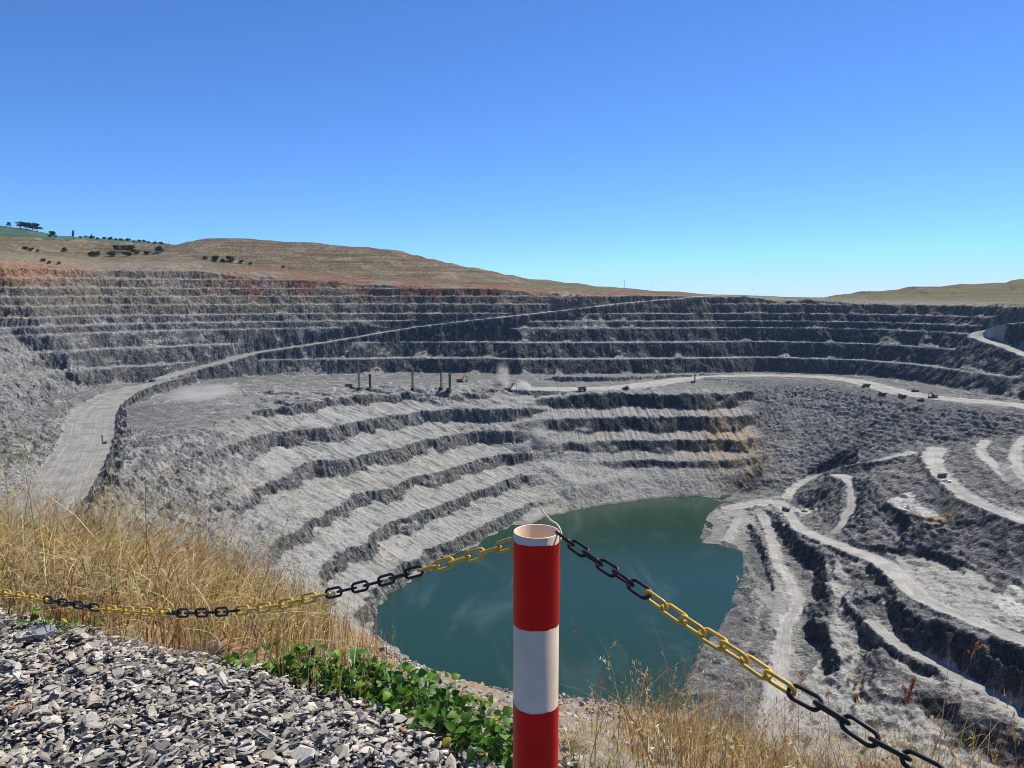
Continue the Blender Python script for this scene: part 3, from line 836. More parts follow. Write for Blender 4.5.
# wet rim at the waterline
wet = sst(2.0, .2, h - LAKE) * (1 - A['n'] * 0)
col *= (1 - .3 * wet)[..., None]
col = np.clip(col, .02, .8)
alpha = .45 + .55 * steep
alpha = alpha * (1 - .35 * bench * (1 - steep)) + .45 * outc + .3 * rub + .35 * A['D'] * (1 - rmask)
alpha = np.where(A['U'] > .3, np.maximum(alpha, .8 * A['U'] + .2), alpha)
pall = np.zeros_like(alpha)
for pz_, al_, pg_ in patches:
    pall = np.maximum(pall, inside(np.array([Pz(a_, b_, zr(pz_))[:2] for a_, b_ in pg_]), wpx, wpy) * sst(1.0, .55, slope))
alpha = alpha * (1 - .55 * pall)
alpha = np.clip(alpha, .2, 1) * (1 - rmask) + .8 * rmask
col = np.concatenate([col, alpha[..., None]], -1)

M_rock = vcol_mat('blasted_rock', .95, scales=((.22, .25), (.9, .70), (2.6, .55)), bumps=((.35, .75, 2.0), (1.3, .95, 1.0)), spec=.12, grain=True)
M_road = vcol_mat('crushed_road', .95, scales=((.12, .14), (.8, .22)), bumps=((.9, .45, .45),))
ny, nx = h.shape
idx = np.arange(ny * nx).reshape(ny, nx)
quads = np.stack([idx[:-1, :-1], idx[:-1, 1:], idx[1:, 1:], idx[1:, :-1]], -1).reshape(-1, 4)
VV = np.stack([px_, py_, h], -1).reshape(-1, 3)
CC = col.reshape(-1, 4)
GI = road_id[np.clip(np.round((py_ - Y0) / ST).astype(int), 0, base.shape[0] - 1), np.clip(np.round((px_ - X0) / ST).astype(int), 0, base.shape[1] - 1)]
GI = np.where(rmask > .5, GI, 0).reshape(-1)
fid = GI[quads].min(1)
hillf = ((A['V'] * 1.0 > .62) & (hz > -25)).reshape(-1)[quads].all(1) & (fid == 0)


def sub_mesh(name, fm, mat):
    q = quads[fm]
    if len(q) == 0: return None
    u, inv = np.unique(q, return_inverse=True)
    return mesh_obj(name, VV[u], inv.reshape(-1, 4), mat, col=CC[u])


tag(sub_mesh('ground_pit', (fid == 0) & ~hillf, M_rock), kind='structure').name = 'pit_terrain'
tag(sub_mesh('hills', hillf, M_rock), 'brown grassed tip hills with contour banks beyond the pit', 'hills', kind='structure')
road_names = {1: 'haul_road', 2: 'ramp_road', 3: 'haul_road', 4: 'haul_road', 5: 'haul_road'}
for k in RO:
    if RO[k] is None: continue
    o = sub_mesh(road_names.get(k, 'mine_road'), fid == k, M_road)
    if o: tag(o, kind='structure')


def hit(px, py):
    q = march(G1, px, py)
    return q


# ------------------------------------------------------------------ land beyond, to the horizon
def far_land():
    a = np.radians(np.linspace(-180, 180, 361)); r = np.array([1600, 1800, 2200, 3000, 5000, 9000, 16000, 30000.])
    Aa, Rr_ = np.meshgrid(a, r)
    x = Rr_ * np.sin(Aa); y = Rr_ * np.cos(Aa)
    z = -75 - .0075 * (Rr_ - 1600) + 14 * fbm(x / 2500, y / 2500, 301, 3) * sst(1700, 3000, Rr_) * .4
    i = np.arange(x.size).reshape(x.shape)
    q = np.stack([i[:-1, :-1], i[:-1, 1:], i[1:, 1:], i[1:, :-1]], -1).reshape(-1, 4)
    c = np.zeros((x.size, 3), np.float32) + np.array([.13, .12, .06], np.float32)
    tag(mesh_obj('ground', np.stack([x, y, z], -1).reshape(-1, 3), q, vcol_mat('far_bush', .95, scales=((.01, .4),), bumps=()), col=c), kind='structure')


far_land()


def green_hills():
    """planted hills beyond the left rim"""
    a = np.radians(np.linspace(-52, -18, 420)); r = np.linspace(1500, 3000, 130)
    Aa, Rr_ = np.meshgrid(a, r)
    x = Rr_ * np.sin(Aa); y = Rr_ * np.cos(Aa)
    kx = np.array([-300, -60, 0, 30, 60, 90, 120, 150, 170, 205, 240, 300.])
    ky = np.array([212, 221, 225.5, 229.5, 235.5, 237.5, 239.5, 242, 245, 250, 258, 270.])
    kr = np.array([2000, 2000, 2000, 2000, 2060, 2300, 2350, 2350, 2350, 2300, 2300, 2300.])
    ka = []; kz = []
    for p, q, R_ in zip(kx, ky, kr):
        d = ray(p, q); s = R_ / math.hypot(d[0], d[1]); ka.append(math.atan2(d[0], d[1])); kz.append(d[2] * s)
    zr_ = np.interp(Aa, ka, kz); R_ = np.interp(Aa, ka, kr)
    t = (Rr_ - 1500) / (R_ - 1500)
    z = np.where(t < 1, -5 + (zr_ + 5) * np.clip(t, 0, 1) ** .9, zr_ - .25 * (Rr_ - R_))
    z = z + 3 * fbm(x / 160, y / 160, 311, 3) * sst(0, .3, t) * sst(0, .25, np.abs(1 - t)) + .8 * fbm(x / 40, y / 40, 315, 2)
    c = np.zeros(x.shape + (3,), np.float32) + np.array([.045, .095, .072], np.float32)
    c = c * (1 + .3 * fbm(x / 60, y / 120, 312, 3))[..., None]
    c = mix(c, (.15, .13, .06), sst(.3, .8, fbm(x / 200, y / 200, 313, 3)) * .2)
    c = mix(c, (.42, .37, .28), np.exp(-(((x + 1180) / 55) ** 2 + ((y - 1980) / 60) ** 2)) * .8)
    i = np.arange(x.size).reshape(x.shape)
    q = np.stack([i[:-1, :-1], i[:-1, 1:], i[1:, 1:], i[1:, :-1]], -1).reshape(-1, 4)
    o = mesh_obj('hills', np.stack([x, y, z], -1).reshape(-1, 3), q, vcol_mat('plantation', .95, scales=((.05, .3), (.2, .3)), bumps=((.15, .6, 3.0),)), col=c.reshape(-1, 3))
    tag(o, kind='structure')
    g = {'x': x, 'y': y, 'z': z}
    return g


GH = green_hills()


def hit_far(px, py):
    d = ray(px, py)
    pz_ = GH['z']; Xp, Yp = proj(GH['x'], GH['y'], pz_)
    k = np.argmin((Xp - px) ** 2 + (Yp - py) ** 2)
    return np.array([GH['x'].ravel()[k], GH['y'].ravel()[k], pz_.ravel()[k]])


# ------------------------------------------------------------------ water
def lake():
    m, t, b = nt('pit_water'); L = t.links.new
    tc = N(t, 'ShaderNodeTexCoord')
    mp = N(t, 'ShaderNodeMapping'); mp.inputs['Scale'].default_value = (.020, .007, .02); mp.inputs['Rotation'].default_value = (0, 0, -.9)
    L(tc.outputs['Object'], mp.inputs['Vector'])
    no = N(t, 'ShaderNodeTexNoise', Scale=1.0, Detail=5.0, Roughness=.55, Distortion=1.6); L(mp.outputs[0], no.inputs['Vector'])
    cr = N(t, 'ShaderNodeValToRGB'); cr.color_ramp.elements[0].position = .56; cr.color_ramp.elements[1].position = .80
    cr.color_ramp.elements[0].color = (.013, .041, .025, 1); cr.color_ramp.elements[1].color = (.045, .078, .066, 1)
    L(no.outputs[0], cr.inputs[0])
    L(cr.outputs[0], b.inputs['Base Color'])
    b.inputs['Roughness'].default_value = .16; b.inputs['IOR'].default_value = 1.33
    n2 = N(t, 'ShaderNodeTexNoise', Scale=.9, Detail=4.0); L(tc.outputs['Object'], n2.inputs['Vector'])
    bp = N(t, 'ShaderNodeBump', Strength=.25, Distance=.12); L(n2.outputs[0], bp.inputs['Height']); L(bp.outputs[0], b.inputs['Normal'])
    bm = bmesh.new()
    vs = [bm.verts.new(p) for p in ((-220, 280, LAKE), (280, 280, LAKE), (280, 900, LAKE), (-220, 900, LAKE))]
    bm.faces.new(vs); me = bpy.data.meshes.new('water'); bm.to_mesh(me); bm.free(); me.materials.append(m)
    o = bpy.data.objects.new('water', me); COL.objects.link(o)
    tag(o, kind='structure')


lake()
# ================================================================== NEAR GROUND: gravel pad, shoulder, grass
def Pd(px, py, dep):
    return ray(px, py) * dep


NTIN = Tin()
edge = [Pz(-400, 560, GZ), Pz(-150, 588, GZ), Pz(0, 612, GZ), Pz(120, 637, GZ), Pz(250, 665, GZ), Pz(380, 712, GZ), Pz(505, 770, GZ), Pz(620, 850, GZ), Pz(900, 1050, GZ), (4, .6, GZ), (9, -2, GZ), (60, -30, GZ)]
edge = [(-60, 30, GZ)] + edge
NTIN.line(edge)
NTIN.points([(-2, .5, GZ), (0, 0, GZ), (-6, 1, GZ), (-60, -60, GZ), (60, -60, GZ), (0, -60, GZ), (-60, 0, GZ), (-1.5, 2.2, GZ + .03)])
crest_px = [(-400, 520, -2.3), (-150, 538, -2.35), (0, 552, -2.7), (100, 570, -3.0), (200, 592, -3.5), (280, 612, -4.1), (340, 630, -4.8), (372, 638, -5.2), (400, 655, -5.4), (440, 675, -5.5), (480, 690, -5.5), (520, 692, -5.5), (560, 692, -5.5), (600, 699, -5.4),
            (640, 703, -5.4), (680, 712, -5.3), (700, 722, -5.2), (730, 745, -4.9), (760, 765, -4.7), (850, 795, -4.0), (1000, 815, -3.4), (1300, 870, -3.0)]
crest = [Pz(*p) for p in crest_px]
NTIN.line(crest + [(14, 3, -3), (60, 3, -6)])
NTIN.line([(x * 1.9, y * 1.9, z * 2.25 - 1.5) for x, y, z in crest] + [(30, 14, -14), (60, 22, -20)])
NTIN.line([(x * 5 + .0, y * 5, min(z * 7.2, -5 * abs(z)) - 6) for x, y, z in crest[2:]])
NTIN.points([(-60, 60, -34), (60, 60, -48), (0, 60, -48), (-40, 60, -46), (-60, 45, -14), (40, 60, -48)])
nR = NTIN.raster(-60, 60, -60, 60, .1)[..., 0]
nR = blur(nR, 2)
NG = Grid(-60, -60, .1, nR)


def ground_z(x, y):
    return NG(x, y)


def near_ground():
    az = np.concatenate([np.linspace(-180, -55, 90)[:-1], np.linspace(-55, 55, 900), np.linspace(55, 180, 90)[1:]])
    r = np.concatenate([[.02], np.geomspace(.5, 58, 330)])
    Aa, Rr_ = np.meshgrid(np.radians(az), r)
    x = Rr_ * np.sin(Aa); y = Rr_ * np.cos(Aa)
    z = ground_z(x, y)
    pad = sst(-1.78, -1.70, z)
    z = z + (1 - pad) * (.10 * fbm(x / .9, y / .9, 201, 4) + .03 * fbm(x / .12, y / .12, 205, 3)) + pad * (.012 * fbm(x / .1, y / .1, 206, 2) - .03)
    z = z + sst(12, 30, Rr_) * 1.0 * fbm(x / 6, y / 6, 208, 3)
    n1 = fbm(x / .6, y / .6, 211, 4); n2 = fbm(x / .07, y / .07, 212, 2)
    c = np.zeros(x.shape + (3,), np.float32) + np.array([.25, .225, .195], np.float32)
    X_, Y_ = proj(x, y, z)
    c = mix(c, (.27, .175, .095), sst(-.4, .5, n1 + .9 * sst(450, 350, X_)))
    c = mix(c, (.13, .12, .105), sst(.1, .7, n2) * .6)
    c = mix(c, (.12, .115, .11), pad)
    i = np.arange(x.size).reshape(x.shape)
    q = np.stack([i[:-1, :-1], i[:-1, 1:], i[1:, 1:], i[1:, :-1]], -1).reshape(-1, 4)
    m = vcol_mat('dirt', .95, scales=((7, .25), (40, .3)), bumps=((14, .6, .03), (60, .5, .008)))
    tag(mesh_obj('ground', np.stack([x, y, z], -1).reshape(-1, 3), q, m, col=c.reshape(-1, 3)), kind='structure')


near_ground()


def near_hit(px, py):
    while True:
        d = ray(px, py); tt = np.arange(.8, 22, .01); k = np.nonzero(d[2] * tt < ground_z(d[0] * tt, d[1] * tt))[0]
        if len(k) or py > 1500: return d * tt[k[0]]
        py += 6


# ------------------------------------------------------------------ stones
def stones(name, pos, size, flat, col, mat, tilt=.5, seed=1):
    """angular chips: irregular slabs, joined as one mesh"""
    g = np.random.default_rng(seed)
    n = len(pos); K = 6
    ang = (np.arange(K)[None, :] + g.uniform(-.35, .35, (n, K))) * 2 * PI / K
    rad = g.uniform(.55, 1.1, (n, K))
    asp = g.uniform(.38, .85, (n, 1))
    bx = np.cos(ang) * rad; by = np.sin(ang) * rad * asp
    th = flat[:, None]
    bot = np.stack([bx, by, -th * g.uniform(.6, 1.2, (n, K))], -1)
    k = g.uniform(.62, .95, (n, K))
    top = np.stack([bx * k + g.uniform(-.1, .1, (n, 1)), by * k + g.uniform(-.1, .1, (n, 1)), th * g.uniform(.6, 1.3, (n, K))], -1)
    V = np.concatenate([bot, top], 1) * size[:, None, None]
    # random orientation: yaw, then a tilt
    a = g.uniform(0, 2 * PI, n); tx = g.normal(0, tilt, n); ty = g.normal(0, tilt, n)
    ca, sa = np.cos(a), np.sin(a)
    x = V[..., 0] * ca[:, None] - V[..., 1] * sa[:, None]; y = V[..., 0] * sa[:, None] + V[..., 1] * ca[:, None]; z = V[..., 2]
    y, z = y * np.cos(tx)[:, None] - z * np.sin(tx)[:, None], y * np.sin(tx)[:, None] + z * np.cos(tx)[:, None]
    x, z = x * np.cos(ty)[:, None] + z * np.sin(ty)[:, None], -x * np.sin(ty)[:, None] + z * np.cos(ty)[:, None]
    V = np.stack([x, y, z], -1) + pos[:, None, :]
    o = (np.arange(n) * 2 * K)[:, None]
    side = np.concatenate([np.stack([o[:, 0] + i, o[:, 0] + (i + 1) % K, o[:, 0] + K + (i + 1) % K, o[:, 0] + K + i], -1) for i in range(K)])
    topf = o + K + np.arange(K)[None, :]
    botf = (o + np.arange(K)[None, ::-1])
    C = np.repeat(col[:, None, :], 2 * K, 1).reshape(-1, 3)
    return mesh_obj(name, V.reshape(-1, 3), [side, topf, botf], mat, col=C)


M_stone = vcol_mat('slate_chip', .85, scales=((60, .22), (300, .18)), bumps=((120, .35, .004),), spec=.25)


def edge_q(x, y):
    """signed distance beyond the lip of the gravel pad (positive = downhill)"""
    e = np.array(edge)[:, :2]
    best = np.full(x.shape, 1e9); sg = np.zeros(x.shape)
    for a, b in zip(e[:-1], e[1:]):
        d = b - a; t = np.clip(((x - a[0]) * d[0] + (y - a[1]) * d[1]) / (d @ d), 0, 1)
        ox = x - a[0] - d[0] * t; oy = y - a[1] - d[1] * t
        q = np.hypot(ox, oy); m = q < best
        best[m] = q[m]; sg[m] = np.sign(d[0] * oy - d[1] * ox)[m]
    return best * sg


def chip_cols(n, g):
    t = g.uniform(0, 1, n)
    base = np.where(t < .12, .16, np.where(t < .42, .27, np.where(t < .80, .37, .46))) * g.uniform(.75, 1.3, n)
    wv = g.uniform(0, 1, n)[:, None]
    tint = np.array([1.06, 1.0, .91]) * (1 - wv) + np.array([1.13, 1.0, .83]) * wv
    c = base[:, None] * tint
    r = g.uniform(0, 1, n) < .008
    c[r] = (.26, .12, .06)
    return c.astype(np.float32)


def gravel():
    g = np.random.default_rng(5)
    n = 60000
    x = g.uniform(-4.2, .9, n); y = g.uniform(1.0, 4.6, n)
    q = edge_q(x, y)
    ok = (q < .05 + .05 * pn(x * 4, y * 4, 221)) & (np.hypot(x, y) > 1.0)
    x, y, q = x[ok], y[ok], q[ok]
    # closer spacing where the pad is seen
    X_, Y_ = proj(x, y, np.full(x.shape, GZ))
    keep = ((Y_ < 900) & (X_ > -180)) | (g.uniform(0, 1, len(x)) < .25)
    x, y, q = x[keep], y[keep], q[keep]
    n = len(x)
    s = np.clip(g.lognormal(math.log(.0165), .48, n), .006, .06)
    z = ground_z(x, y) + g.uniform(-.03, .036, n) + .02 * fbm(x / .25, y / .25, 222, 2)
    fl = g.uniform(.035, .10, n)
    o = stones('gravel', np.stack([x, y, z], -1), s, fl, chip_cols(n, g), M_stone, tilt=.34, seed=6)
    tag(o, 'loose angular grey slate chippings heaped along the viewpoint edge', 'gravel', kind='stuff')
    # pebbles strewn over the shoulder below
    n = 15000
    px = g.uniform(330, 760, n); py = g.uniform(632, 800, n)
    x = g.uniform(-3, 3.5, n); y = g.uniform(2.6, 11, n)
    q = edge_q(x, y); X_, Y_ = proj(x, y, ground_z(x, y))
    ok = (q > .05) & (X_ > 330 - 60 * g.uniform(0, 1, n)) & (X_ < 760) & (Y_ < 830)
    x, y = x[ok], y[ok]; n = len(x)
    s = np.clip(g.lognormal(math.log(.017), .5, n), .007, .10)
    o = stones('pebbles', np.stack([x, y, ground_z(x, y) + s * .2], -1), s, g.uniform(.3, .6, n), chip_cols(n, g) * .95, M_stone, tilt=.4, seed=8)
    tag(o, 'small grey and brown stones scattered on the dirt shoulder', 'pebbles', kind='stuff')


gravel()

# the one large slab lying on the chippings
fs = bmesh.new()
out_ = [(-.125, -.015), (-.09, -.06), (.0, -.038), (.07, -.058), (.13, -.01), (.085, .045), (-.02, .05), (-.075, .03)]
tv = [fs.verts.new((x * .9, y * .9, .011 + .006 * math.sin(31 * x + 17 * y))) for x, y in out_]; bv = [fs.verts.new((x, y, -.014)) for x, y in out_]
fs.faces.new(tv); fs.faces.new(bv[::-1])
for i in range(8): fs.faces.new((bv[i], bv[(i + 1) % 8], tv[(i + 1) % 8], tv[i]))
me = bpy.data.meshes.new('flat_stone'); fs.to_mesh(me); fs.free()
me.materials.append(simple('slab_grey', (.27, .275, .28), .85, var=.3, scale=25, bump=.5))
fo = bpy.data.objects.new('flat_stone', me); COL.objects.link(fo)
q = Pz(36, 632, GZ + .03); fo.location = q; fo.scale = (.8, .8, .8); fo.rotation_euler = (.30, -.06, .22)
tag(fo, 'large flat grey slab lying on the gravel at far left', 'stone')


# ------------------------------------------------------------------ blades of grass
def leaf_mat(name, rough=.5, trans=.35, spec=.3):
    m = bpy.data.materials.new(name); m.use_nodes = True
    t = m.node_tree; t.nodes.clear(); L = t.links.new
    out = t.nodes.new('ShaderNodeOutputMaterial'); b = t.nodes.new('ShaderNodeBsdfPrincipled')
    tr = t.nodes.new('ShaderNodeBsdfTranslucent'); mx = t.nodes.new('ShaderNodeMixShader'); mx.inputs[0].default_value = trans
    a = N(t, 'ShaderNodeAttribute', attribute_name='Col')
    no = N(t, 'ShaderNodeTexNoise', Scale=35.0, Detail=2.0); tc = N(t, 'ShaderNodeTexCoord'); L(tc.outputs['Object'], no.inputs['Vector'])
    mr = N(t, 'ShaderNodeMapRange'); mr.inputs[1].default_value = .3; mr.inputs[2].default_value = .7; mr.inputs[3].default_value = .75; mr.inputs[4].default_value = 1.25
    L(no.outputs[0], mr.inputs[0])
    sc = N(t, 'ShaderNodeVectorMath', operation='SCALE'); L(a.outputs['Color'], sc.inputs[0]); L(mr.outputs[0], sc.inputs['Scale'])
    L(sc.outputs[0], b.inputs['Base Color']); L(sc.outputs[0], tr.inputs['Color'])
    b.inputs['Roughness'].default_value = rough; b.inputs['Specular IOR Level'].default_value = spec
    L(b.outputs[0], mx.inputs[1]); L(tr.outputs[0], mx.inputs[2]); L(mx.outputs[0], out.inputs[0])
    return m


M_grass = leaf_mat('dry_grass', .6, .4, .2)
M_leaf = leaf_mat('green_leaf', .5, .35, .3)


def blades(base, ht, lean, width, col, g, S=5, headfrac=0., head=(.06, .16)):
    """returns verts, quads, colours of curved tapering blades, some ending in a loose seed head"""
    n = len(base)
    th = g.uniform(0, 2 * PI, n)
    dx, dy = lean[:, 0], lean[:, 1]
    t = np.linspace(0, 1, S)[None, :]
    cx = base[:, 0:1] + dx[:, None] * t ** 2 * ht[:, None]
    cy = base[:, 1:2] + dy[:, None] * t ** 2 * ht[:, None]
    lm = np.hypot(dx, dy)
    cz = base[:, 2:3] + ht[:, None] * (t - .38 * np.minimum(lm, 1.3)[:, None] * t ** 2.2)
    wd = width[:, None] * (1 - t ** 1.6 * .78) * .5
    ax = np.cos(th)[:, None] * wd; ay = np.sin(th)[:, None] * wd
    V = np.stack([np.stack([cx - ax, cy - ay, cz], -1), np.stack([cx + ax, cy + ay, cz], -1)], 2)      # n,S,2,3
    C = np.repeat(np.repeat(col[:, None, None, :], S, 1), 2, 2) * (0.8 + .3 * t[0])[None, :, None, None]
    o = (np.arange(n) * 2 * S)[:, None]
    k = np.arange(S - 1)[None, :] * 2
    Q = np.stack([o + k, o + k + 1, o + k + 3, o + k + 2], -1).reshape(-1, 4)
    V = V.reshape(-1, 3); C = C.reshape(-1, 3)
    hm = np.nonzero(g.uniform(0, 1, n) < headfrac)[0]
    if len(hm):
        K = 9
        u = g.uniform(0, 1, (len(hm), K))
        hl = g.uniform(head[0], head[1], (len(hm), 1))
        e = np.stack([cx[hm, -1] - cx[hm, -2], cy[hm, -1] - cy[hm, -2], cz[hm, -1] - cz[hm, -2]], -1)
        e /= np.linalg.norm(e, axis=1, keepdims=True)
        tip = np.stack([cx[hm, -1], cy[hm, -1], cz[hm, -1]], -1)
        c0 = tip[:, None, :] + e[:, None, :] * ((u - .6) * hl)[..., None] + g.normal(0, 1, (len(hm), K, 3)) * (.004 + .06 * hl * (1 - u))[..., None]
        d = e[:, None, :] + g.normal(0, .5, (len(hm), K, 3)); d /= np.linalg.norm(d, axis=2, keepdims=True)
        sd_ = np.cross(d, g.normal(0, 1, (len(hm), K, 3))); sd_ /= np.linalg.norm(sd_, axis=2, keepdims=True)
        ln = g.uniform(.007, .018, (len(hm), K, 1)); wn = g.uniform(.0018, .0038, (len(hm), K, 1))
        P = np.stack([c0 - d * ln, c0 + sd_ * wn, c0 + d * ln, c0 - sd_ * wn], 2).reshape(-1, 3)
        hc = np.clip(col[hm] * g.uniform(.85, 1.35, (len(hm), 1)) + np.array([.05, .012, .0]), 0, .8)
        Q2 = len(V) + np.arange(len(P)).reshape(-1, 4)
        V = np.concatenate([V, P]); Q = np.concatenate([Q, Q2]); C = np.concatenate([C, np.repeat(hc, 4 * K, 0)])
    return V, Q, C.astype(np.float32)


def grass_cols(n, g, wts):
    pal = np.array([[.56, .385, .14], [.78, .66, .40], [.28, .155, .06], [.30, .115, .060], [.20, .24, .05], [.48, .44, .10]], np.float32)
    i = g.choice(len(pal), n, p=np.array(wts) / sum(wts))
    return pal[i] * g.uniform(.7, 1.2, (n, 1))


def left_grass():
    g = np.random.default_rng(21)
    n = 150000
    x = g.uniform(-9.5, .2, n); y = g.uniform(2.6, 15, n)
    q = edge_q(x, y); z = ground_z(x, y)
    X_, Y_ = proj(x, y, z)
    cl = fbm(x / .45, y / .45, 231, 3)
    dens = sst(-.03, .06, q) * sst(400, 250, X_ + 45 * cl) * sst(-140, -60, X_)
    dens *= sst(15.5, 9, y) * (.55 + .75 * sst(-.4, .6, cl)) * np.clip(1.15 - .05 * y, .3, 1)
    keep = g.uniform(0, 1, n) < dens * .44
    x, y, z, X_, q = x[keep], y[keep], z[keep], X_[keep], q[keep]
    n = len(x)
    ht = np.clip(g.lognormal(math.log(.62), .32, n), .2, 1.25) * (1 - .40 * sst(120, 380, X_)) * (.42 + .58 * sst(-.1, 1.2, q))
    tall = g.uniform(0, 1, n) < .05
    ht[tall] *= 1.25
    wind = np.stack([g.normal(.20, .36, n), g.normal(-.02, .36, n)], -1)
    flop = g.uniform(0, 1, n) < .20
    wind[flop & (X_ < 240)] *= 2.4
    wl_ = np.hypot(wind[:, 0], wind[:, 1]); cap = np.where(X_ > 180, .32, np.where(ht > .55, .75, 2.0)); wind *= np.minimum(1, cap / np.maximum(wl_, 1e-3))[:, None]
    wind *= (1 - .6 * sst(200, 320, X_))[:, None]
    wd = g.uniform(.0035, .0095, n)
    c = grass_cols(n, g, [.36, .22, .16, .10, .08, .08])
    V, Q, C = blades(np.stack([x, y, z - .02], -1), ht, wind, wd, c, g, headfrac=.34)
    # flattened straw matted between the standing stems
    k = g.choice(np.nonzero(X_ < 290)[0], 9000); m_ = len(k)
    th = g.uniform(0, 2 * PI, m_); ln_ = g.uniform(.9, 1.9, m_)
    V2, Q2, C2 = blades(np.stack([x[k] + g.normal(0, .08, m_), y[k] + g.normal(0, .08, m_), z[k] + g.uniform(.02, .30, m_) * (X_[k] < 330)], -1), g.uniform(.12, .30, m_), np.stack([np.cos(th) * ln_, np.sin(th) * ln_], -1),
                        g.uniform(.004, .009, m_), grass_cols(m_, g, [.36, .46, .14, .08, .08, .10]), g)
    V = np.concatenate([V, V2]); Q = np.concatenate([Q, Q2 + len(V) - len(V2)]); C = np.concatenate([C, C2])
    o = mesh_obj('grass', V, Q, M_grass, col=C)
    tag(o, 'thick golden dry grass on the slope behind the left chain', 'grass', kind='stuff')


def right_grass():
    g = np.random.default_rng(22)
    n = 60000
    x = g.uniform(.15, 7, n); y = g.uniform(1.6, 10, n)
    q = edge_q(x, y); z = ground_z(x, y)
    X_, Y_ = proj(x, y, z)
    cl = fbm(x / .4, y / .4, 241, 3)
    lim = np.interp(X_, [540, 600, 660, 720, 820, 920, 1024, 1100], [752, 742, 732, 735, 752, 770, 800, 830])
    dens = sst(.05, .3, q) * sst(lim - 6, lim + 22, Y_ + 26 * cl) * sst(550, 660, X_ + 20 * cl) * sst(1300, 1100, X_)
    keep = (g.uniform(0, 1, n) < dens * (.22 + .55 * sst(-.2, .6, cl))) & (Y_ < 1100)
    x, y, z, X_, Y_ = x[keep], y[keep], z[keep], X_[keep], Y_[keep]; n = len(x)
    ht = np.clip(g.lognormal(math.log(.34), .40, n), .1, 1.0)
    wind = np.stack([g.normal(.05, .30, n), g.normal(0, .30, n)], -1)
    c = grass_cols(n, g, [.26, .20, .22, .18, .08, .06])
    V, Q, C = blades(np.stack([x, y, z - .02], -1), ht, wind, g.uniform(.002, .0048, n), c, g, headfrac=.25, head=(.05, .12))
    o = mesh_obj('grass', V, Q, M_grass, col=C)
    tag(o, 'sparse brown dry grass along the bottom right edge', 'grass', kind='stuff')
    # low green tufts by the foot of the post
    n = 420
    x = g.uniform(.1, .75, n); y = g.uniform(2.6, 4.2, n); z = ground_z(x, y); X_, Y_ = proj(x, y, z)
    ok = (X_ > 555) & (X_ < 640) & (Y_ > 738); x, y, z = x[ok], y[ok], z[ok]; n = len(x)
    V, Q, C = blades(np.stack([x, y, z - .01], -1), g.uniform(.06, .2, n), np.stack([g.normal(0, .6, n), g.normal(0, .6, n)], -1), g.uniform(.003, .006, n),
                     grass_cols(n, g, [.1, .1, .02, .02, .5, .3]), g)
    tag(mesh_obj('grass', V, Q, M_grass, col=C), 'low green grass tufts right of the post', 'grass', kind='stuff')


left_grass()
right_grass()


# ------------------------------------------------------------------ single stalks one can point to
def stalk(name, label, px, py, specs, seed):
    """specs: list of (dx_lean, dy_lean, height, width, colour); rooted on the ground met at (px,py)"""
    g = np.random.default_rng(seed)
    b = near_hit(px, py); n = len(specs)
    base = np.zeros((n, 3)); base[:, :2] = g.normal(0, .025, (n, 2))
    V, Q, C = blades(base, np.array([s[2] for s in specs]), np.array([s[:2] for s in specs], float), np.array([s[3] for s in specs]),
                     np.array([s[4] for s in specs], np.float32), g, S=7)
    o = mesh_obj(name, V, Q, M_grass, col=C, loc=(b[0], b[1], ground_z(b[0], b[1]) - .01))
    tag(o, label, 'grass stalk')
    return o, b


YG = (.50, .46, .07); ST_ = (.66, .55, .30); GR = (.16, .24, .04); BR = (.40, .27, .10); RD = (.34, .07, .04)
stalk('grass_stalk', 'tall yellow green reed clump rising above the left grass', 100, 590, [(.10, 0, 1.02, .016, YG), (.22, .1, .95, .014, YG), (-.1, .1, .72, .013, YG), (.0, -.1, .80, .014, YG), (.35, 0, .66, .012, GR), (-.2, 0, .6, .012, YG)], 1)
stalk('grass_stalk', 'pale straw stalk standing above the grass at far left', 66, 578, [(-.18, 0, 1.12, .012, ST_), (-.05, .1, .85, .010, BR), (-.45, 0, .62, .008, ST_)], 2)
stalk('grass_stalk', 'yellow green blades leaning right in the left grass', 125, 600, [(.55, 0, .80, .013, YG), (.42, .1, .62, .012, GR), (.7, 0, .7, .010, YG)], 3)
stalk('grass_stalk', 'straight golden stalk at lower right beside black chain', 876, 800, [(-.06, 0, .78, .011, BR), (.03, 0, .72, .009, YG), (-.03, .1, .5, .008, BR)], 4)
stalk('grass_stalk', 'thick yellow green leaf bending right near bottom right corner', 985, 800, [(.62, 0, .50, .014, YG), (-.5, 0, .26, .010, YG), (.1, .1, .3, .01, BR)], 5)
for i, (a, b_, h_, lab) in enumerate([(936, 830, .98, 'tall thin brown grass stalk in front of dark bench, left one of a pair'), (951, 830, 1.0, 'tall thin brown grass stalk in front of dark bench, right one of a pair'),
                                      (990, 830, .92, 'brown grass stalk leaning right near the right edge'), (720, 775, .42, 'green grass blades with pointed tips below the yellow chain')]):
    stalk('grass_stalk', lab, a, b_, [(.02 if i < 2 else .2, 0, h_, .007, (.33, .20, .09))] if i < 3 else [(-.35, 0, .44, .012, YG), (.04, 0, .40, .012, GR), (.1, 0, .25, .01, GR)], 10 + i)


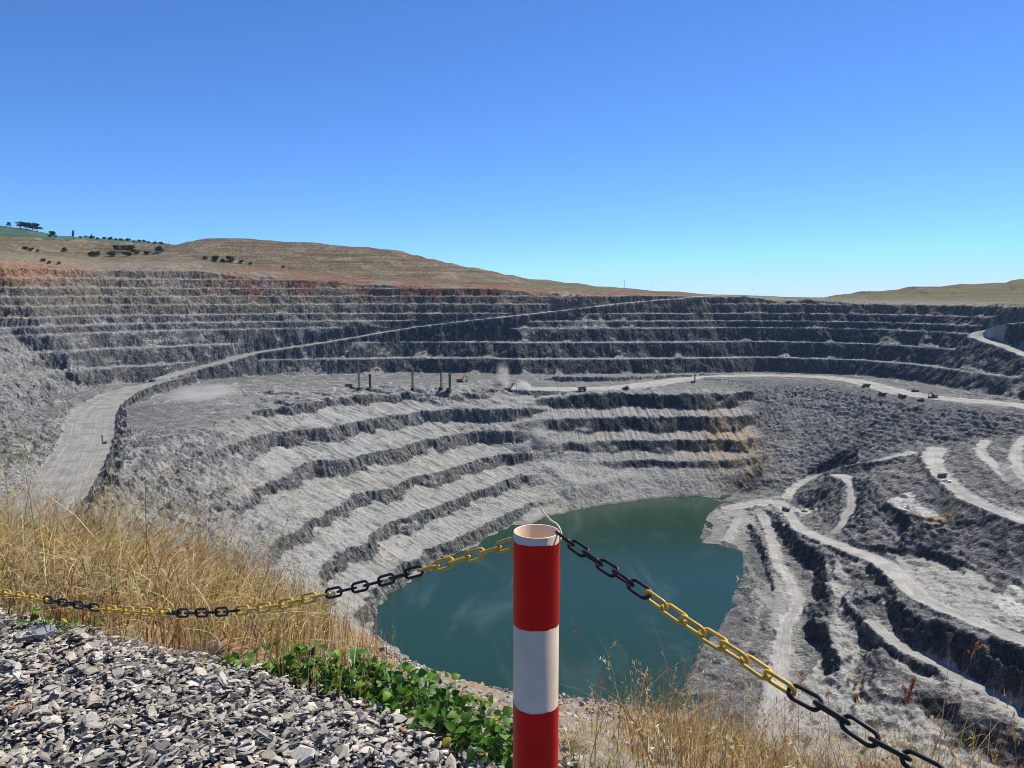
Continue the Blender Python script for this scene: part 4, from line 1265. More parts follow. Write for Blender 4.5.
def red_stalk():
    o, b = stalk('grass_stalk', 'stalk with red seed head at lower right beside the chain', 884, 830, [(.12, 0, .80, .004, (.30, .10, .06))], 31)
    g = np.random.default_rng(3); n = 110
    t = g.uniform(.84, 1.0, n)
    c = np.stack([.12 * .80 * t ** 2, np.zeros(n), .80 * (t - .38 * .12 * t ** 2.2)], -1) + g.normal(0, .004, (n, 3))
    d = np.array([.25, 0, 1]) + g.normal(0, .35, (n, 3)); d /= np.linalg.norm(d, axis=1, keepdims=True)
    s_ = np.cross(d, g.normal(0, 1, (n, 3))); s_ /= np.linalg.norm(s_, axis=1, keepdims=True)
    P = np.stack([c - d * .010, c + s_ * .0022, c + d * .010, c - s_ * .0022], 1).reshape(-1, 3)
    mesh_obj('seed_head', P, np.arange(len(P)).reshape(-1, 4), M_grass, parent=o, col=np.repeat(np.array([RD], np.float32) * g.uniform(.6, 1.2, (n, 1)), 4, 0).astype(np.float32))


red_stalk()


# ------------------------------------------------------------------ broad-leaved weeds along the lip of the gravel
def leafy(loc, n, spread, hgt, seed, label, bright=1.0, group=None):
    g = np.random.default_rng(seed)
    V = []; Q = []; C = []; st = MB()
    for i in range(n):
        a = g.uniform(0, 2 * PI); r = spread * math.sqrt(g.uniform(0, 1)); z = hgt * g.uniform(.15, 1) * (1 - .45 * r / spread)
        c = np.array([r * math.cos(a) * 1.25, r * math.sin(a) * .8, z])
        L_ = g.uniform(.025, .052); w_ = L_ * g.uniform(.38, .48)
        yaw = a + g.normal(0, .9); pitch_ = g.normal(-.15, .55); roll = g.normal(0, .5)
        Mx = np.array((Matrix.Rotation(yaw, 3, 'Z') @ Matrix.Rotation(-pitch_, 3, 'Y') @ Matrix.Rotation(roll, 3, 'X')))
        prof = [(0, .0), (.12, .62), (.35, 1.0), (.62, .82), (.85, .4), (1.0, .04)]
        pts = []
        for k, (u, w) in enumerate(prof):
            zz = -.35 * (u - .3) ** 2 * L_
            pts += [(u * L_, -w * w_, zz + .22 * w * w_), (u * L_, 0, zz), (u * L_, w * w_, zz + .22 * w * w_)]
        o = len(V)
        V += [tuple(c + Mx @ np.array(p)) for p in pts]
        for k in range(5):
            b = o + 3 * k
            Q += [(b, b + 1, b + 4, b + 3), (b + 1, b + 2, b + 5, b + 4)]
        t = g.uniform(0, 1)
        cc = np.array([.035, .105, .012]) * (1 - t) + np.array([.13, .27, .025]) * t
        if g.uniform() < .05: cc = np.array([.42, .36, .03])
        C += [cc * bright * g.uniform(.8, 1.2)] * 18
        if i % 2 == 0:
            st.tube([(0.15 * c[0], .15 * c[1], 0), (c[0] * .7, c[1] * .7, z * .6), tuple(c)], [.002, .0016, .001], 5)
    root = empty('leafy_weed', loc)
    tag(root, label, 'weed', group)
    mesh_obj('leaves', np.array(V), np.array(Q), M_leaf, parent=root, col=np.array(C, np.float32), smooth=True)
    st.build('stems', M_stem, root)
    return root


M_stem = simple('green_stem', (.10, .14, .04), .6, var=.3, scale=30)
wp = [(243, 672, 16, .08, .09), (284, 674, 46, .13, .15), (312, 682, 58, .14, .18), (340, 690, 62, .15, .17), (368, 700, 70, .15, .19), (394, 708, 66, .16, .20), (420, 720, 70, .16, .20),
      (446, 733, 66, .15, .19), (468, 746, 62, .14, .18), (488, 758, 52, .12, .17), (503, 772, 40, .10, .16), (352, 684, 30, .12, .15), (405, 702, 34, .12, .16)]
wl = ['small green weed at the left end of the weed row on the gravel lip', 'round leaved green weed starting the dense row beside the gravel']
for i, (a, b_, n_, sp_, hh) in enumerate(wp):
    q = near_hit(a, b_)
    lab = wl[i] if i < 2 else 'broad leaved green weed in the dense row between gravel and post'
    leafy((q[0], q[1], float(ground_z(q[0], q[1]))), int(n_ * 1.6), sp_ * 1.05, hh * 1.15, 50 + i, lab, 1.0, 'green weeds along the gravel lip')
for i, (a, b_, n_, br_, lab) in enumerate([(45, 624, 16, 1.5, 'bright green weed just behind the large flat slab'), (76, 634, 20, 1.1, 'spreading green weed right of the large flat slab')]):
    q = Pz(a, b_, GZ - .02); leafy(q, n_, .10, .07, 80 + i, lab, br_)
# ================================================================== POST AND CHAINS
M_white = simple('white_pvc', (.80, .61, .43), .42, var=.22, scale=5)
M_red = simple('red_tape', (.66, .004, .005), .36, var=.15, scale=14)
M_yel = simple('yellow_plastic', (.62, .375, .035), .42, var=.3, scale=40)
M_blk = simple('black_plastic', (.022, .021, .022), .38, var=.4, scale=40)
for m_ in (M_white, M_red, M_blk): m_.node_tree.nodes['Principled BSDF'].inputs['Specular IOR Level'].default_value = .22
PC = Pd(536.5, 531, 1.817); PRAD = .0552


def zfront(py):
    d = ray(536.5, py); return d[2] * (PC[1] - PRAD) / d[1]


def post():
    h = PC[2] - GZ + .05
    root = empty('bollard_post', (PC[0], PC[1], GZ - .05))
    tag(root, 'red and white banded plastic pipe post holding both chains', 'post')
    b = MB(); r, w_ = PRAD, .0042
    b.lathe([(r, 0), (r, h - .001), (r - .001, h), (r - w_ + .001, h), (r - w_, h - .001), (r - w_, .02), (.001, .02)], 72)
    b.build('pipe', M_white, root, smooth=True)
    g = np.random.default_rng(4)
    for y0_, y1_ in ((546.5, 631), (714, 800)):
        za, zb = zfront(y1_) - (GZ - .05), zfront(y0_) - (GZ - .05)
        nseg = 96; V = []; Fq = []
        a0 = math.radians(-62)
        for k in range(nseg + 1):
            a = a0 + 2 * PI * k / nseg * 1.012
            wob = .0012 * math.sin(3 * a + y0_) + .0006 * math.sin(11 * a)
            lift = .0007 + .0009 * k / nseg
            lz = .0045 * k / nseg
            for zz in (za + wob - lz * .4, zb + wob * .8 + lz * .5 - .002):
                V.append(((r + lift) * math.cos(a), (r + lift) * math.sin(a), zz))
        for k in range(nseg):
            Fq.append((2 * k, 2 * k + 2, 2 * k + 3, 2 * k + 1))
        mesh_obj('red_band', np.array(V), np.array(Fq), M_red, parent=root, smooth=True)
    # white hook over the rim that carries the chains
    hk = MB()
    o = np.array((PC[0], PC[1], GZ - .05))
    pts = [Pd(540.5, 506.5, 1.862), Pd(541.5, 509, 1.862), Pd(543.5, 513, 1.862), Pd(547, 516, 1.86), Pd(551, 520.5, 1.855), Pd(556, 523.5, 1.84), Pd(559.5, 528, 1.825), Pd(561.5, 534, 1.815), Pd(561, 540, 1.80)]
    hk.tube(smooth_poly(np.array([p - o for p in pts]), 4), .0023, 8)
    hk.build('hook', M_white, root, smooth=True)
    return root


post()


def link_mesh(mat, name):
    b = MB(); hl, hw, r = .0298, .0117, .0038
    pts = []
    st = hl - hw
    for k in range(9):
        a = -PI / 2 + PI * k / 8; pts.append((st + hw * math.cos(a), hw * math.sin(a), 0))
    for k in range(9):
        a = PI / 2 + PI * k / 8; pts.append((-st + hw * math.cos(a), hw * math.sin(a), 0))
    b.tube(pts, r, 8, closed=True)
    o = b.build(name, mat, None, smooth=True)
    me = o.data; bpy.data.objects.remove(o)
    return me


LKY, LKB = link_mesh(M_yel, 'yellow_link'), link_mesh(M_blk, 'black_link')


def chain(name, label, pts, blocks, first_black, roll0, twist=None, seed=1):
    g = np.random.default_rng(seed)
    P = smooth_poly(np.array(pts), 14)
    d = np.r_[0, np.cumsum(np.linalg.norm(np.diff(P, axis=0), axis=1))]
    s = np.arange(0, d[-1], .0495)
    Q = np.stack([np.interp(s, d, P[:, k]) for k in range(3)], -1)
    root = empty(name, tuple(Q[0])); tag(root, label, 'chain')
    blk = first_black; cnt = 0; bi = 0
    for i in range(len(Q) - 1):
        c = (Q[i] + Q[i + 1]) / 2; t = Vector(Q[i + 1] - Q[i]).normalized()
        up = Vector((0, 0, 1)); sd_ = t.cross(up).normalized(); vv_ = sd_.cross(t)
        tw = twist(i) if twist else 0
        a = math.radians(roll0 + tw + (90 if i % 2 else 0) + g.normal(0, 4))
        e = vv_ * math.cos(a) + sd_ * math.sin(a); n = t.cross(e)
        M = Matrix((t, e, n)).transposed()
        o = bpy.data.objects.new('chain_link', LKB if blk else LKY); COL.objects.link(o)
        o.parent = root; o.location = Vector(c) - Vector(Q[0]); o.rotation_euler = M.to_euler()
        cnt += 1
        if cnt >= blocks[min(bi, len(blocks) - 1)]:
            cnt = 0; bi += 1; blk = not blk
    return root


LX = [(514, 542.5, -.01), (470, 556.5, .135), (411, 573, .315), (365, 585.5, .49), (318, 596, .665), (274, 606, .86), (232, 611, 1.065), (195, 613, 1.26), (165, 612.5, 1.44), (130, 611, 1.63), (95, 607.5, 1.84), (42, 599, 2.20), (0, 592, 2.52), (-45, 582, 2.95), (-85, 571, 3.45)]
chain('barrier_chain', 'yellow and black plastic chain sagging left from the post over dry grass', [Pd(x, y, 1.835 + .482 * s_) for x, y, s_ in LX], [6, 7, 8, 7, 8, 7, 7, 8], False, 12, seed=2)
RX = [(558.5, 534), (590, 556.5), (635, 586), (690, 624.5), (740, 656), (783, 685.5), (833, 713), (872, 739.5), (929, 769), (1000, 806), (1090, 850)]
rpts = []
for x, y in RX:
    r_ = (x - 512) / F; s_ = (1.8 * r_ - .1137) / (.56 + .75 * r_); rpts.append(Pd(x, y, 1.8 - .75 * s_))
chain('barrier_chain', 'yellow and black plastic chain running down right from the post', rpts, [6, 7, 8, 7], True, 40, twist=lambda i: (0 if i < 6 else -18 if i < 13 else 12), seed=3)

# ================================================================== MINE MACHINES
M_body = simple('dusty_grey_paint', (.16, .155, .14), .6, var=.35, scale=1.2)
M_yelm = simple('dusty_yellow_paint', (.33, .24, .09), .6, var=.35, scale=1.2)
M_ora = simple('orange_paint', (.55, .13, .035), .5, var=.25, scale=1.2)
M_tyre = simple('dusty_rubber', (.035, .035, .036), .85, var=.4, scale=2)
M_dark = simple('dark_steel', (.045, .05, .06), .55, .3, var=.3, scale=2)
M_glass = simple('cab_glass', (.02, .03, .04), .12, var=.1, scale=2)
M_wpaint = simple('white_paint', (.72, .72, .70), .45, var=.15, scale=2)


def wheel(root, x, y, r, w_, mat=None):
    t = MB(); t.lathe([(r * .55, -w_ / 2), (r * .93, -w_ / 2), (r, -w_ * .35), (r, w_ * .35), (r * .93, w_ / 2), (r * .55, w_ / 2)], 18, (x, y, r), 'y')
    o = t.build('wheel', M_tyre, root)
    k = MB(); k.lathe([(.001, -w_ * .38), (r * .5, -w_ * .42), (r * .56, -w_ * .3), (r * .56, w_ * .3), (r * .5, w_ * .42), (.001, w_ * .38)], 14, (x, y, r), 'y')
    k.build('rim', mat or M_yelm, o)


def haul_truck():
    r = empty('haul_truck')
    b = MB(); b.box((0, 0, 1.75), (8.6, 1.6, .7)); b.box((3.9, 0, 1.7), (1.0, 4.0, 1.3)); b.box((3.0, 0, 2.7), (2.4, 4.2, .35)); b.box((-2.2, 0, 1.2), (1.2, 3.0, .9)); b.build('chassis', M_body, r)
    d = MB(); d.prism([(-5.0, 3.6), (-3.2, 2.3), (1.6, 2.5), (2.1, 4.2), (4.6, 4.45), (4.6, 4.7), (1.9, 5.0), (-4.9, 4.3)], 'y', -2.3, 2.3); d.build('dump_body', M_body, r)
    c = MB(); c.box((3.1, 1.0, 3.55), (1.7, 1.7, 1.5), taper=.92); cb = c.build('cab', M_yelm, r)
    g_ = MB(); g_.box((3.98, 1.0, 3.7), (.08, 1.35, .8)); g_.build('windscreen', M_glass, cb)
    for sy in (-1.75, 1.75):
        wheel(r, 2.9, sy, 1.35, .95)
    for sy in (-1.55, 1.55):
        wheel(r, -2.3, sy, 1.35, 1.5)
    ra = MB(); ra.tube([(4.2, -2.0, 2.8), (4.2, -2.0, 3.9), (4.2, -.9, 3.95), (4.2, .1, 3.9), (4.2, .1, 2.8)], .06, 6); ra.build('handrail', M_yelm, r)
    return r


def tracks(r, L_, w_, h, y, mat=None):
    for s in (-1, 1):
        b = MB(); pr = [(-L_ / 2 + h * .3, 0), (L_ / 2 - h * .3, 0), (L_ / 2, h * .45), (L_ / 2 - h * .25, h), (-L_ / 2 + h * .25, h), (-L_ / 2, h * .45)]
        b.prism(pr, 'y', s * y - w_ / 2, s * y + w_ / 2); b.build('track', M_tyre, r)


def excavator(paint, scale=1.0):
    r = empty('excavator')
    tracks(r, 5.6, .8, 1.2, 1.5)
    u = MB(); u.box((-.6, 0, 2.15), (4.6, 3.1, 1.5)); u.box((-2.7, 0, 2.1), (.9, 3.0, 1.3)); u.box((-.2, 0, 1.3), (1.6, 1.6, .4)); h = u.build('house', paint, r)
    e = MB(); e.bar((-1.8, .8, 2.9), (-1.8, .8, 3.5), .1, 8); e.build('exhaust', M_dark, h)
    c = MB(); c.box((1.2, .95, 2.55), (1.5, 1.1, 1.9), taper=.9); cb = c.build('cab', paint, r)
    g_ = MB(); g_.box((1.97, .95, 2.85), (.06, .85, 1.0)); g_.build('windscreen', M_glass, cb)
    a = MB(); a.prism([(1.2, 1.9), (1.5, 2.7), (3.6, 5.6), (4.1, 5.7), (6.3, 4.7), (6.2, 4.3), (4.0, 5.0), (3.4, 4.6), (1.8, 1.9)], 'y', -.35, .35)
    bo = a.build('boom', paint, r)
    p_ = MB(); p_.bar((1.8, 0, 2.0), (3.5, 0, 4.2), .14, 8); p_.build('cylinder', M_dark, bo)
    s_ = MB(); s_.prism([(5.8, 4.9), (6.5, 4.9), (6.4, 3.4), (6.1, 1.5), (5.9, 1.5), (5.9, 3.6)], 'y', -.25, .25); s_.build('stick', paint, r)
    k = MB(); k.prism([(5.5, 1.8), (6.3, 1.7), (6.5, .9), (6.0, .2), (5.2, .3), (4.9, .9)], 'y', -.7, .7); k.build('bucket', M_dark, r)
    r.scale = (scale,) * 3
    return r


def drill_rig(mast=18.0):
    r = empty('drill_rig')
    tracks(r, 7.0, .9, 1.3, 1.7)
    b = MB(); b.box((-.4, 0, 1.75), (9.0, 3.4, .6)); b.box((-2.2, 0, 3.0), (4.4, 3.0, 2.0)); b.build('deck', M_dark, r)
    c = MB(); c.box((2.0, 1.2, 3.0), (1.6, 1.3, 2.0), taper=.92); cb = c.build('cab', M_body, r)
    g_ = MB(); g_.box((2.82, 1.2, 3.2), (.06, 1.0, 1.1)); g_.build('windscreen', M_glass, cb)
    m = MB(); w_ = .85; x0 = 3.6; n = 9
    for sx in (-w_, w_):
        for sy in (-w_, w_): m.bar((x0 + sx, sy, 1.2), (x0 + sx, sy, mast), .28, square=True)
    for k in range(n):
        z0 = 1.6 + (mast - 2.2) * k / n; z1 = 1.6 + (mast - 2.2) * (k + 1) / n
        for sy in (-w_, w_): m.bar((x0 - w_, sy, z0), (x0 + w_, sy, z1), .12, square=True)
        for sx in (-w_, w_): m.bar((x0 + sx, -w_, z1), (x0 + sx, w_, z0), .12, square=True)
    m.box((x0, 0, mast), (1.9, 1.9, .7)); m.bar((x0, 0, .5), (x0, 0, mast), .28, 10); m.bar((-.5, 0, 2.2), (x0 - w_, 0, mast * .55), .16, 8)
    m.build('mast', M_dark, r)
    for sx, sy in ((3.4, 1.9), (3.4, -1.9), (-4.3, 1.6)):
        j = MB(); j.bar((sx, sy, .1), (sx, sy, 2.0), .16, 8); j.lathe([(.001, 0), (.5, 0), (.5, .15), (.001, .15)], 10, (sx, sy, 0)); j.build('jack', M_dark, r)
    return r


def bulldozer(paint=None):
    paint = paint or M_yelm
    r = empty('bulldozer')
    tracks(r, 5.0, .8, 1.5, 1.4)
    b = MB(); b.box((.7, 0, 1.8), (3.4, 1.9, 1.3)); b.box((-1.9, 0, 1.6), (1.4, 2.1, 1.1)); b.bar((1.2, .4, 2.4), (1.2, .4, 3.2), .1, 8); b.build('hull', paint, r)
    c = MB(); c.box((-.9, 0, 2.95), (1.9, 1.9, 1.4), taper=.9); cb = c.build('cab', paint, r)
    g_ = MB(); g_.box((.08, 0, 3.1), (.06, 1.5, .8)); g_.build('windscreen', M_glass, cb)
    k = MB(); k.prism([(3.3, .1), (3.55, .1), (3.35, .8), (3.5, 1.7), (3.3, 1.7), (3.1, .8)], 'y', -2.1, 2.1); k.bar((1.0, 1.6, .8), (3.2, 1.6, .7), .14, 8); k.bar((1.0, -1.6, .8), (3.2, -1.6, .7), .14, 8); k.build('blade', M_dark, r)
    k = MB(); k.bar((-2.5, 0, 1.4), (-3.4, 0, 1.5), .16, square=True); k.bar((-3.4, 0, 1.8), (-3.2, 0, .2), .14, square=True); k.build('ripper', M_dark, r)
    return r


def pickup(paint):
    r = empty('pickup_truck')
    b = MB(); b.prism([(-2.6, .55), (2.6, .55), (2.65, 1.05), (1.4, 1.2), (-2.6, 1.2)], 'y', -.95, .95); b.build('body', paint, r)
    c = MB(); c.prism([(-.7, 1.2), (1.35, 1.2), (.7, 1.85), (-.6, 1.9)], 'y', -.85, .85); cb = c.build('cab', paint, r)
    g_ = MB(); g_.prism([(.78, 1.8), (1.36, 1.24), (1.40, 1.26), (.82, 1.82)], 'y', -.7, .7); g_.build('windscreen', M_glass, cb)
    for x in (-1.6, 1.65):
        for y in (-.85, .85): wheel(r, x, y, .42, .28, M_wpaint)
    return r


def light_mast(h):
    r = empty('light_mast')
    b = MB(); b.box((0, 0, .7), (2.2, 1.3, .8)); b.bar((-1.5, 0, .4), (1.8, 0, .4), .08, square=True); b.build('trailer', M_body, r)
    p_ = MB(); p_.bar((0, 0, 1.0), (0, 0, h), .22, 8, .12); p_.build('mast', M_dark, r)
    l = MB()
    for y in (-.5, .5): l.box((.1, y, h), (.35, .7, .5))
    l.build('lamp_head', M_body, r)
    for y in (-.75, .75): wheel(r, 0, y, .35, .2)
    return r


def place(o, px, py, rz, label, cat, group=None, sc=1.0, q=None):
    q = hit(px, py) if q is None else q
    o.location = (q[0], q[1], q[2] - .05); o.rotation_euler = (0, 0, math.radians(rz)); o.scale = (sc,) * 3
    return tag(o, label, cat, group)


ht = haul_truck()
place(ht, 582, 391, 8, 'grey haul truck driving along the light road above the dark benches', 'dump truck', 'haul trucks in the pit', 1.15)
for px, py, rz, lab in ((866, 387.5, 200, 'small haul truck at the left end of the right hand plateau road'), (882, 396, 95, 'pale haul truck at the plateau edge, seen end on, left of its twin'),
                        (902, 398.5, 100, 'grey haul truck seen end on at the plateau edge, right of its twin'), (349, 387.5, 170, 'haul truck far left on the plateau near the paired drill masts'),
                        (786, 511, 120, 'dark haul truck on the spit road junction above the lake'), (942, 477.5, 200, 'haul truck halfway down the bending pale road at right')):
    place(copy_tree(ht), px, py, rz, lab, 'dump truck', 'haul trucks in the pit', 1.05 if py < 450 else .8)
ex = excavator(M_ora)
place(ex, 460, 382, 10, 'orange excavator working on the plateau right of the drill masts', 'excavator', 'excavators in the pit', 1.5)
eg = excavator(M_body)
place(eg, 508, 392, 25, 'grey excavator with raised boom loading at the plateau corner', 'excavator', 'excavators in the pit', 1.9)
place(copy_tree(eg), 934, 398, 200, 'dark excavator at the right end of the row on the plateau road', 'excavator', 'excavators in the pit', 1.3)
dr0 = drill_rig(18)
place(dr0, 359, 391, 100, 'drill rig with tall dark mast, left one of the left pair on the plateau', 'drill rig', 'drill rigs in the pit', 1.12)
for px, py, rz, lab, s_ in ((369, 391, 80, 'drill rig with tall dark mast, right one of the left pair on the plateau', 1.1), (412.5, 391, 95, 'drill rig with a lone tall mast in the middle of the plateau', 1.16),
                            (441, 390.5, 90, 'drill rig with tall mast, left one of the pair by the orange excavator', 1.15), (449, 392, 80, 'drill rig with tall mast, right one of the pair by the orange excavator', 1.15),
                            (693, 383, 0, 'lone drill rig with thin mast on the road below the far benches', .62), (104.5, 443.5, 200, 'small drill rig standing on the wide ramp at left', .40)):
    place(copy_tree(dr0), px, py, rz, lab, 'drill rig', 'drill rigs in the pit', s_)
bd = bulldozer()
place(bd, 626, 389.5, 180, 'low bulldozer pushing rock along the plateau road in mid pit', 'bulldozer', 'bulldozers in the pit', 1.3)
for px, py, rz, lab in ((914.5, 392, 20, 'bulldozer between the haul trucks and the dark excavator at right'), (921, 401.5, 160, 'low bulldozer on the near edge of the right plateau road'), (804, 512.5, 30, 'small bulldozer on the spit road below the white patch')):
    place(copy_tree(bd), px, py, rz, lab, 'bulldozer', 'bulldozers in the pit', 1.2 if py < 450 else .8)
pk = pickup(M_wpaint)
place(pk, 784, 517, 170, 'white pickup parked below the dark haul truck on the spit', 'pickup', 'pickups in the pit', 1.1)
for px, py, rz, lab, s_ in ((947, 482, 140, 'white pickup beside the bending pale road at right', 1.2), (387, 387.5, 30, 'white pickup on the plateau between the drill rigs', 1.5)):
    place(copy_tree(pk), px, py, rz, lab, 'pickup', 'pickups in the pit', s_)
pd_ = pickup(M_dark)
place(pd_, 993, 340, 150, 'dark pickup on the upper hairpin road, left one of two', 'pickup', 'pickups in the pit', 1.3)
place(copy_tree(pd_), 1014, 347, 150, 'dark pickup on the upper hairpin road, right one of two', 'pickup', 'pickups in the pit', 1.3)
place(light_mast(7.0), 804, 506, 30, 'light mast trailer standing on the white washed patch of the spit', 'light tower')


# ------------------------------------------------------------------ power poles on the far rim
def power_pole(h):
    r = empty('power_pole')
    b = MB(); b.bar((0, 0, -1), (0, 0, h), .30, 8, .2); b.build('pole', M_dark, r)
    c = MB(); c.bar((-1.6, 0, h - 1.2), (1.6, 0, h - 1.2), .14, square=True); c.build('crossarm', M_dark, r)
    for x in (-1.4, 0, 1.4):
        i = MB(); i.lathe([(.001, 0), (.12, 0), (.16, .2), (.08, .35), (.001, .4)], 8, (x, 0, h - 1.05)); i.build('insulator', M_body, r)
    return r


pp = power_pole(15)


def crest_hit(px, py0, py1=320):
    y = py0
    while y < py1:
        q = hit(px, y)
        if q is not None: return q
        y += .4
    return None


for i, (px, lab, s_) in enumerate(((624.5, 'thin power pole on the far skyline, left one of a pair', 1.0), (651, 'thin power pole on the far skyline, right one of a pair', .8), (752.5, 'short power pole alone on the skyline right of the ramp top', .5))):
    o = pp if i == 0 else copy_tree(pp)
    place(o, px, 0, 10, lab, 'power pole', 'power poles on the far rim', s_, q=crest_hit(px, 278))

# ================================================================== TREES AND SHRUBS
M_fol = leaf_mat('bush_leaves', .6, .2, .2)
M_bark = simple('bark', (.10, .075, .05), .9, var=.3, scale=3)


def crown_mesh(seed, n, blobs, leaf, dark=(.030, .055, .022), light=(.080, .110, .040)):
    g = np.random.default_rng(seed); P = []; C = []
    w_ = np.array([b[3] * b[4] * b[5] for b in blobs]); w_ /= w_.sum()
    for b, k in zip(blobs, g.multinomial(n, w_)):
        d = g.normal(0, 1, (k, 3)); d /= np.linalg.norm(d, axis=1, keepdims=True)
        r = g.uniform(.35, 1.05, (k, 1)) ** .6
        c = np.array(b[:3]) + d * r * np.array(b[3:6])
        u = g.normal(0, 1, (k, 3)); u /= np.linalg.norm(u, axis=1, keepdims=True)
        v = np.cross(u, g.normal(0, 1, (k, 3))); v /= np.linalg.norm(v, axis=1, keepdims=True)
        s = leaf * g.uniform(.5, 1.2, (k, 1))
        P.append(np.stack([c - u * s, c + v * s * .6, c + u * s, c - v * s * .6], 1).reshape(-1, 3))
        t = g.uniform(0, 1, (k, 1)); C.append(np.repeat(np.array(dark) * (1 - t) + np.array(light) * t, 4, 0))
    V = np.concatenate(P); 
    o = mesh_obj('crown', V, np.arange(len(V)).reshape(-1, 4), M_fol, col=np.concatenate(C).astype(np.float32))
    return o


def tree(name, seed, kind):
    g = np.random.default_rng(seed); r = empty(name); t = MB()
    if kind == 'tree':       # ~10 m spreading
        bl = [(g.uniform(-3.2, 3.2), g.uniform(-2.4, 2.4), g.uniform(3.2, 8.0), g.uniform(1.6, 2.6), g.uniform(1.6, 2.4), g.uniform(1.1, 1.8)) for _ in range(11)]
        t.tube([(0, 0, -.5), (.1, 0, 2), (.2, .1, 4.2)], [.40, .30, .22], 7)
        for b in bl: t.tube([(.15, .05, 3.2), (b[0] * .5, b[1] * .5, 4.6), b[:3]], [.18, .12, .05], 5)
        n = 1500; lf = .50
    elif kind == 'slender':
        bl = [(g.uniform(-.7, .7), g.uniform(-.5, .5), z, g.uniform(1.0, 1.6), 1.1, 1.5) for z in (5.5, 7, 8.6, 10)]
        t.tube([(0, 0, -.5), (.1, 0, 4), (.1, 0, 9)], [.30, .24, .1], 7); n = 500; lf = .5
    else:                    # shrub
        bl = [(g.uniform(-1.8, 1.8), g.uniform(-1.4, 1.4), g.uniform(.9, 2.3), g.uniform(1.0, 1.6), g.uniform(.9, 1.5), g.uniform(.8, 1.2)) for _ in range(6)]
        t.tube([(0, 0, -.4), (0, 0, .9)], [.22, .14], 6)
        for b in bl: t.tube([(0, 0, .6), b[:3]], [.10, .04], 5)
        n = 500; lf = .40
    t.build('trunk', M_bark, r)
    c = crown_mesh(seed, n, bl, lf); c.parent = r
    return r


TR = {k: [tree(n, 400 + 7 * i + j, k) for j in range(2)] for i, (k, n) in enumerate((('tree', 'hill_tree'), ('slender', 'slender_tree'), ('shrub', 'shrub')))}
used = set()


def plant(kind, px, q, hpx, label, cat, group, v=0):
    base_h = {'tree': 9.5, 'slender': 11.5, 'shrub': 3.2}[kind]
    src = TR[kind][v]
    o = src if src.name not in used else copy_tree(src); used.add(src.name)
    dist = math.hypot(q[0], q[1]); s = 1.05 * hpx * dist / F / base_h
    o.location = (q[0], q[1], q[2] - .3); o.scale = (s * random.uniform(.95, 1.15), s, s); o.rotation_euler = (0, 0, random.uniform(0, 6.28))
    tag(o, label, cat, group)


GT = 'trees on the left skyline'
for i, (px, py, hp, lab) in enumerate(((10, 226.5, 4, 'smallest tree at the far left of the green hill skyline'), (21, 228, 6.5, 'round tree on the green hill skyline, first of the dark clump'), (27, 229, 5.5, 'low tree in the middle of the dark clump on the green hill'),
                                       (33, 230.3, 8, 'tallest tree of the dark clump on the green hill skyline'), (37.5, 231.5, 6.5, 'last tree at the right end of the dark clump on the green hill'))):
    plant('tree', px, hit_far(px, py), hp, lab, 'tree', GT, i % 2)
plant('tree', 53, crest_hit(53, 232), 7, 'lone rounded tree on the brown hill skyline', 'tree', GT)
plant('slender', 73.5, crest_hit(73.5, 232), 7.5, 'lone slender tree with bare trunk on the brown hill end', 'tree', GT)
plant('slender', 92, hit_far(92, 238.5), 4, 'tiny thin tree at the left of the far hedge row', 'tree', GT, 1)
for i, px in enumerate((80, 86, 92, 98, 104, 110, 116, 122, 128, 134, 139, 144, 149, 155, 160, 165, 168)):
    plant('shrub', px, hit_far(px, np.interp(px, [60, 90, 120, 150, 170], [236.5, 238.5, 240.5, 243, 246]) + .3 * (i % 2)), 1.9 + .8 * (i * 7 % 3) / 2, 'tiny dark shrub in the row along the far green ridge', 'shrub', 'shrubs along the far green ridge', i % 2)
GB = 'bushes behind the left rim'
for i, (px, py, hp, lab) in enumerate(((94, 256.5, 5, 'dark bush at the left end of the bush group behind the rim'), (97.5, 256, 4, 'dark bush second from left of the group behind the rim'), (111.5, 256.5, 5, 'dark bush below the big clump behind the rim'), (117, 251.5, 7, 'large dark tree left half of the big clump behind the rim'),
                                       (124, 252, 6, 'dark tree in the middle of the big clump behind the rim'), (131, 252.5, 8, 'large dark tree at the right of the big clump behind the rim'), (127, 256, 4.5, 'low dark bush in front of the big clump behind the rim'),
                                       (136, 254, 4, 'small bush just right of the big clump behind the rim'), (147, 254.5, 3.5, 'small bush between the big clump and the right bush'), (160, 252.5, 5.5, 'dark bush at the right end of the group behind the rim'))):
    q = hit(px, py)
    if q is None: q = hit_far(px, py)
    plant('tree' if hp > 5.5 else 'shrub', px, q, hp, lab, 'bush', GB, i % 2)
GS = 'shrubs on the brown slopes'
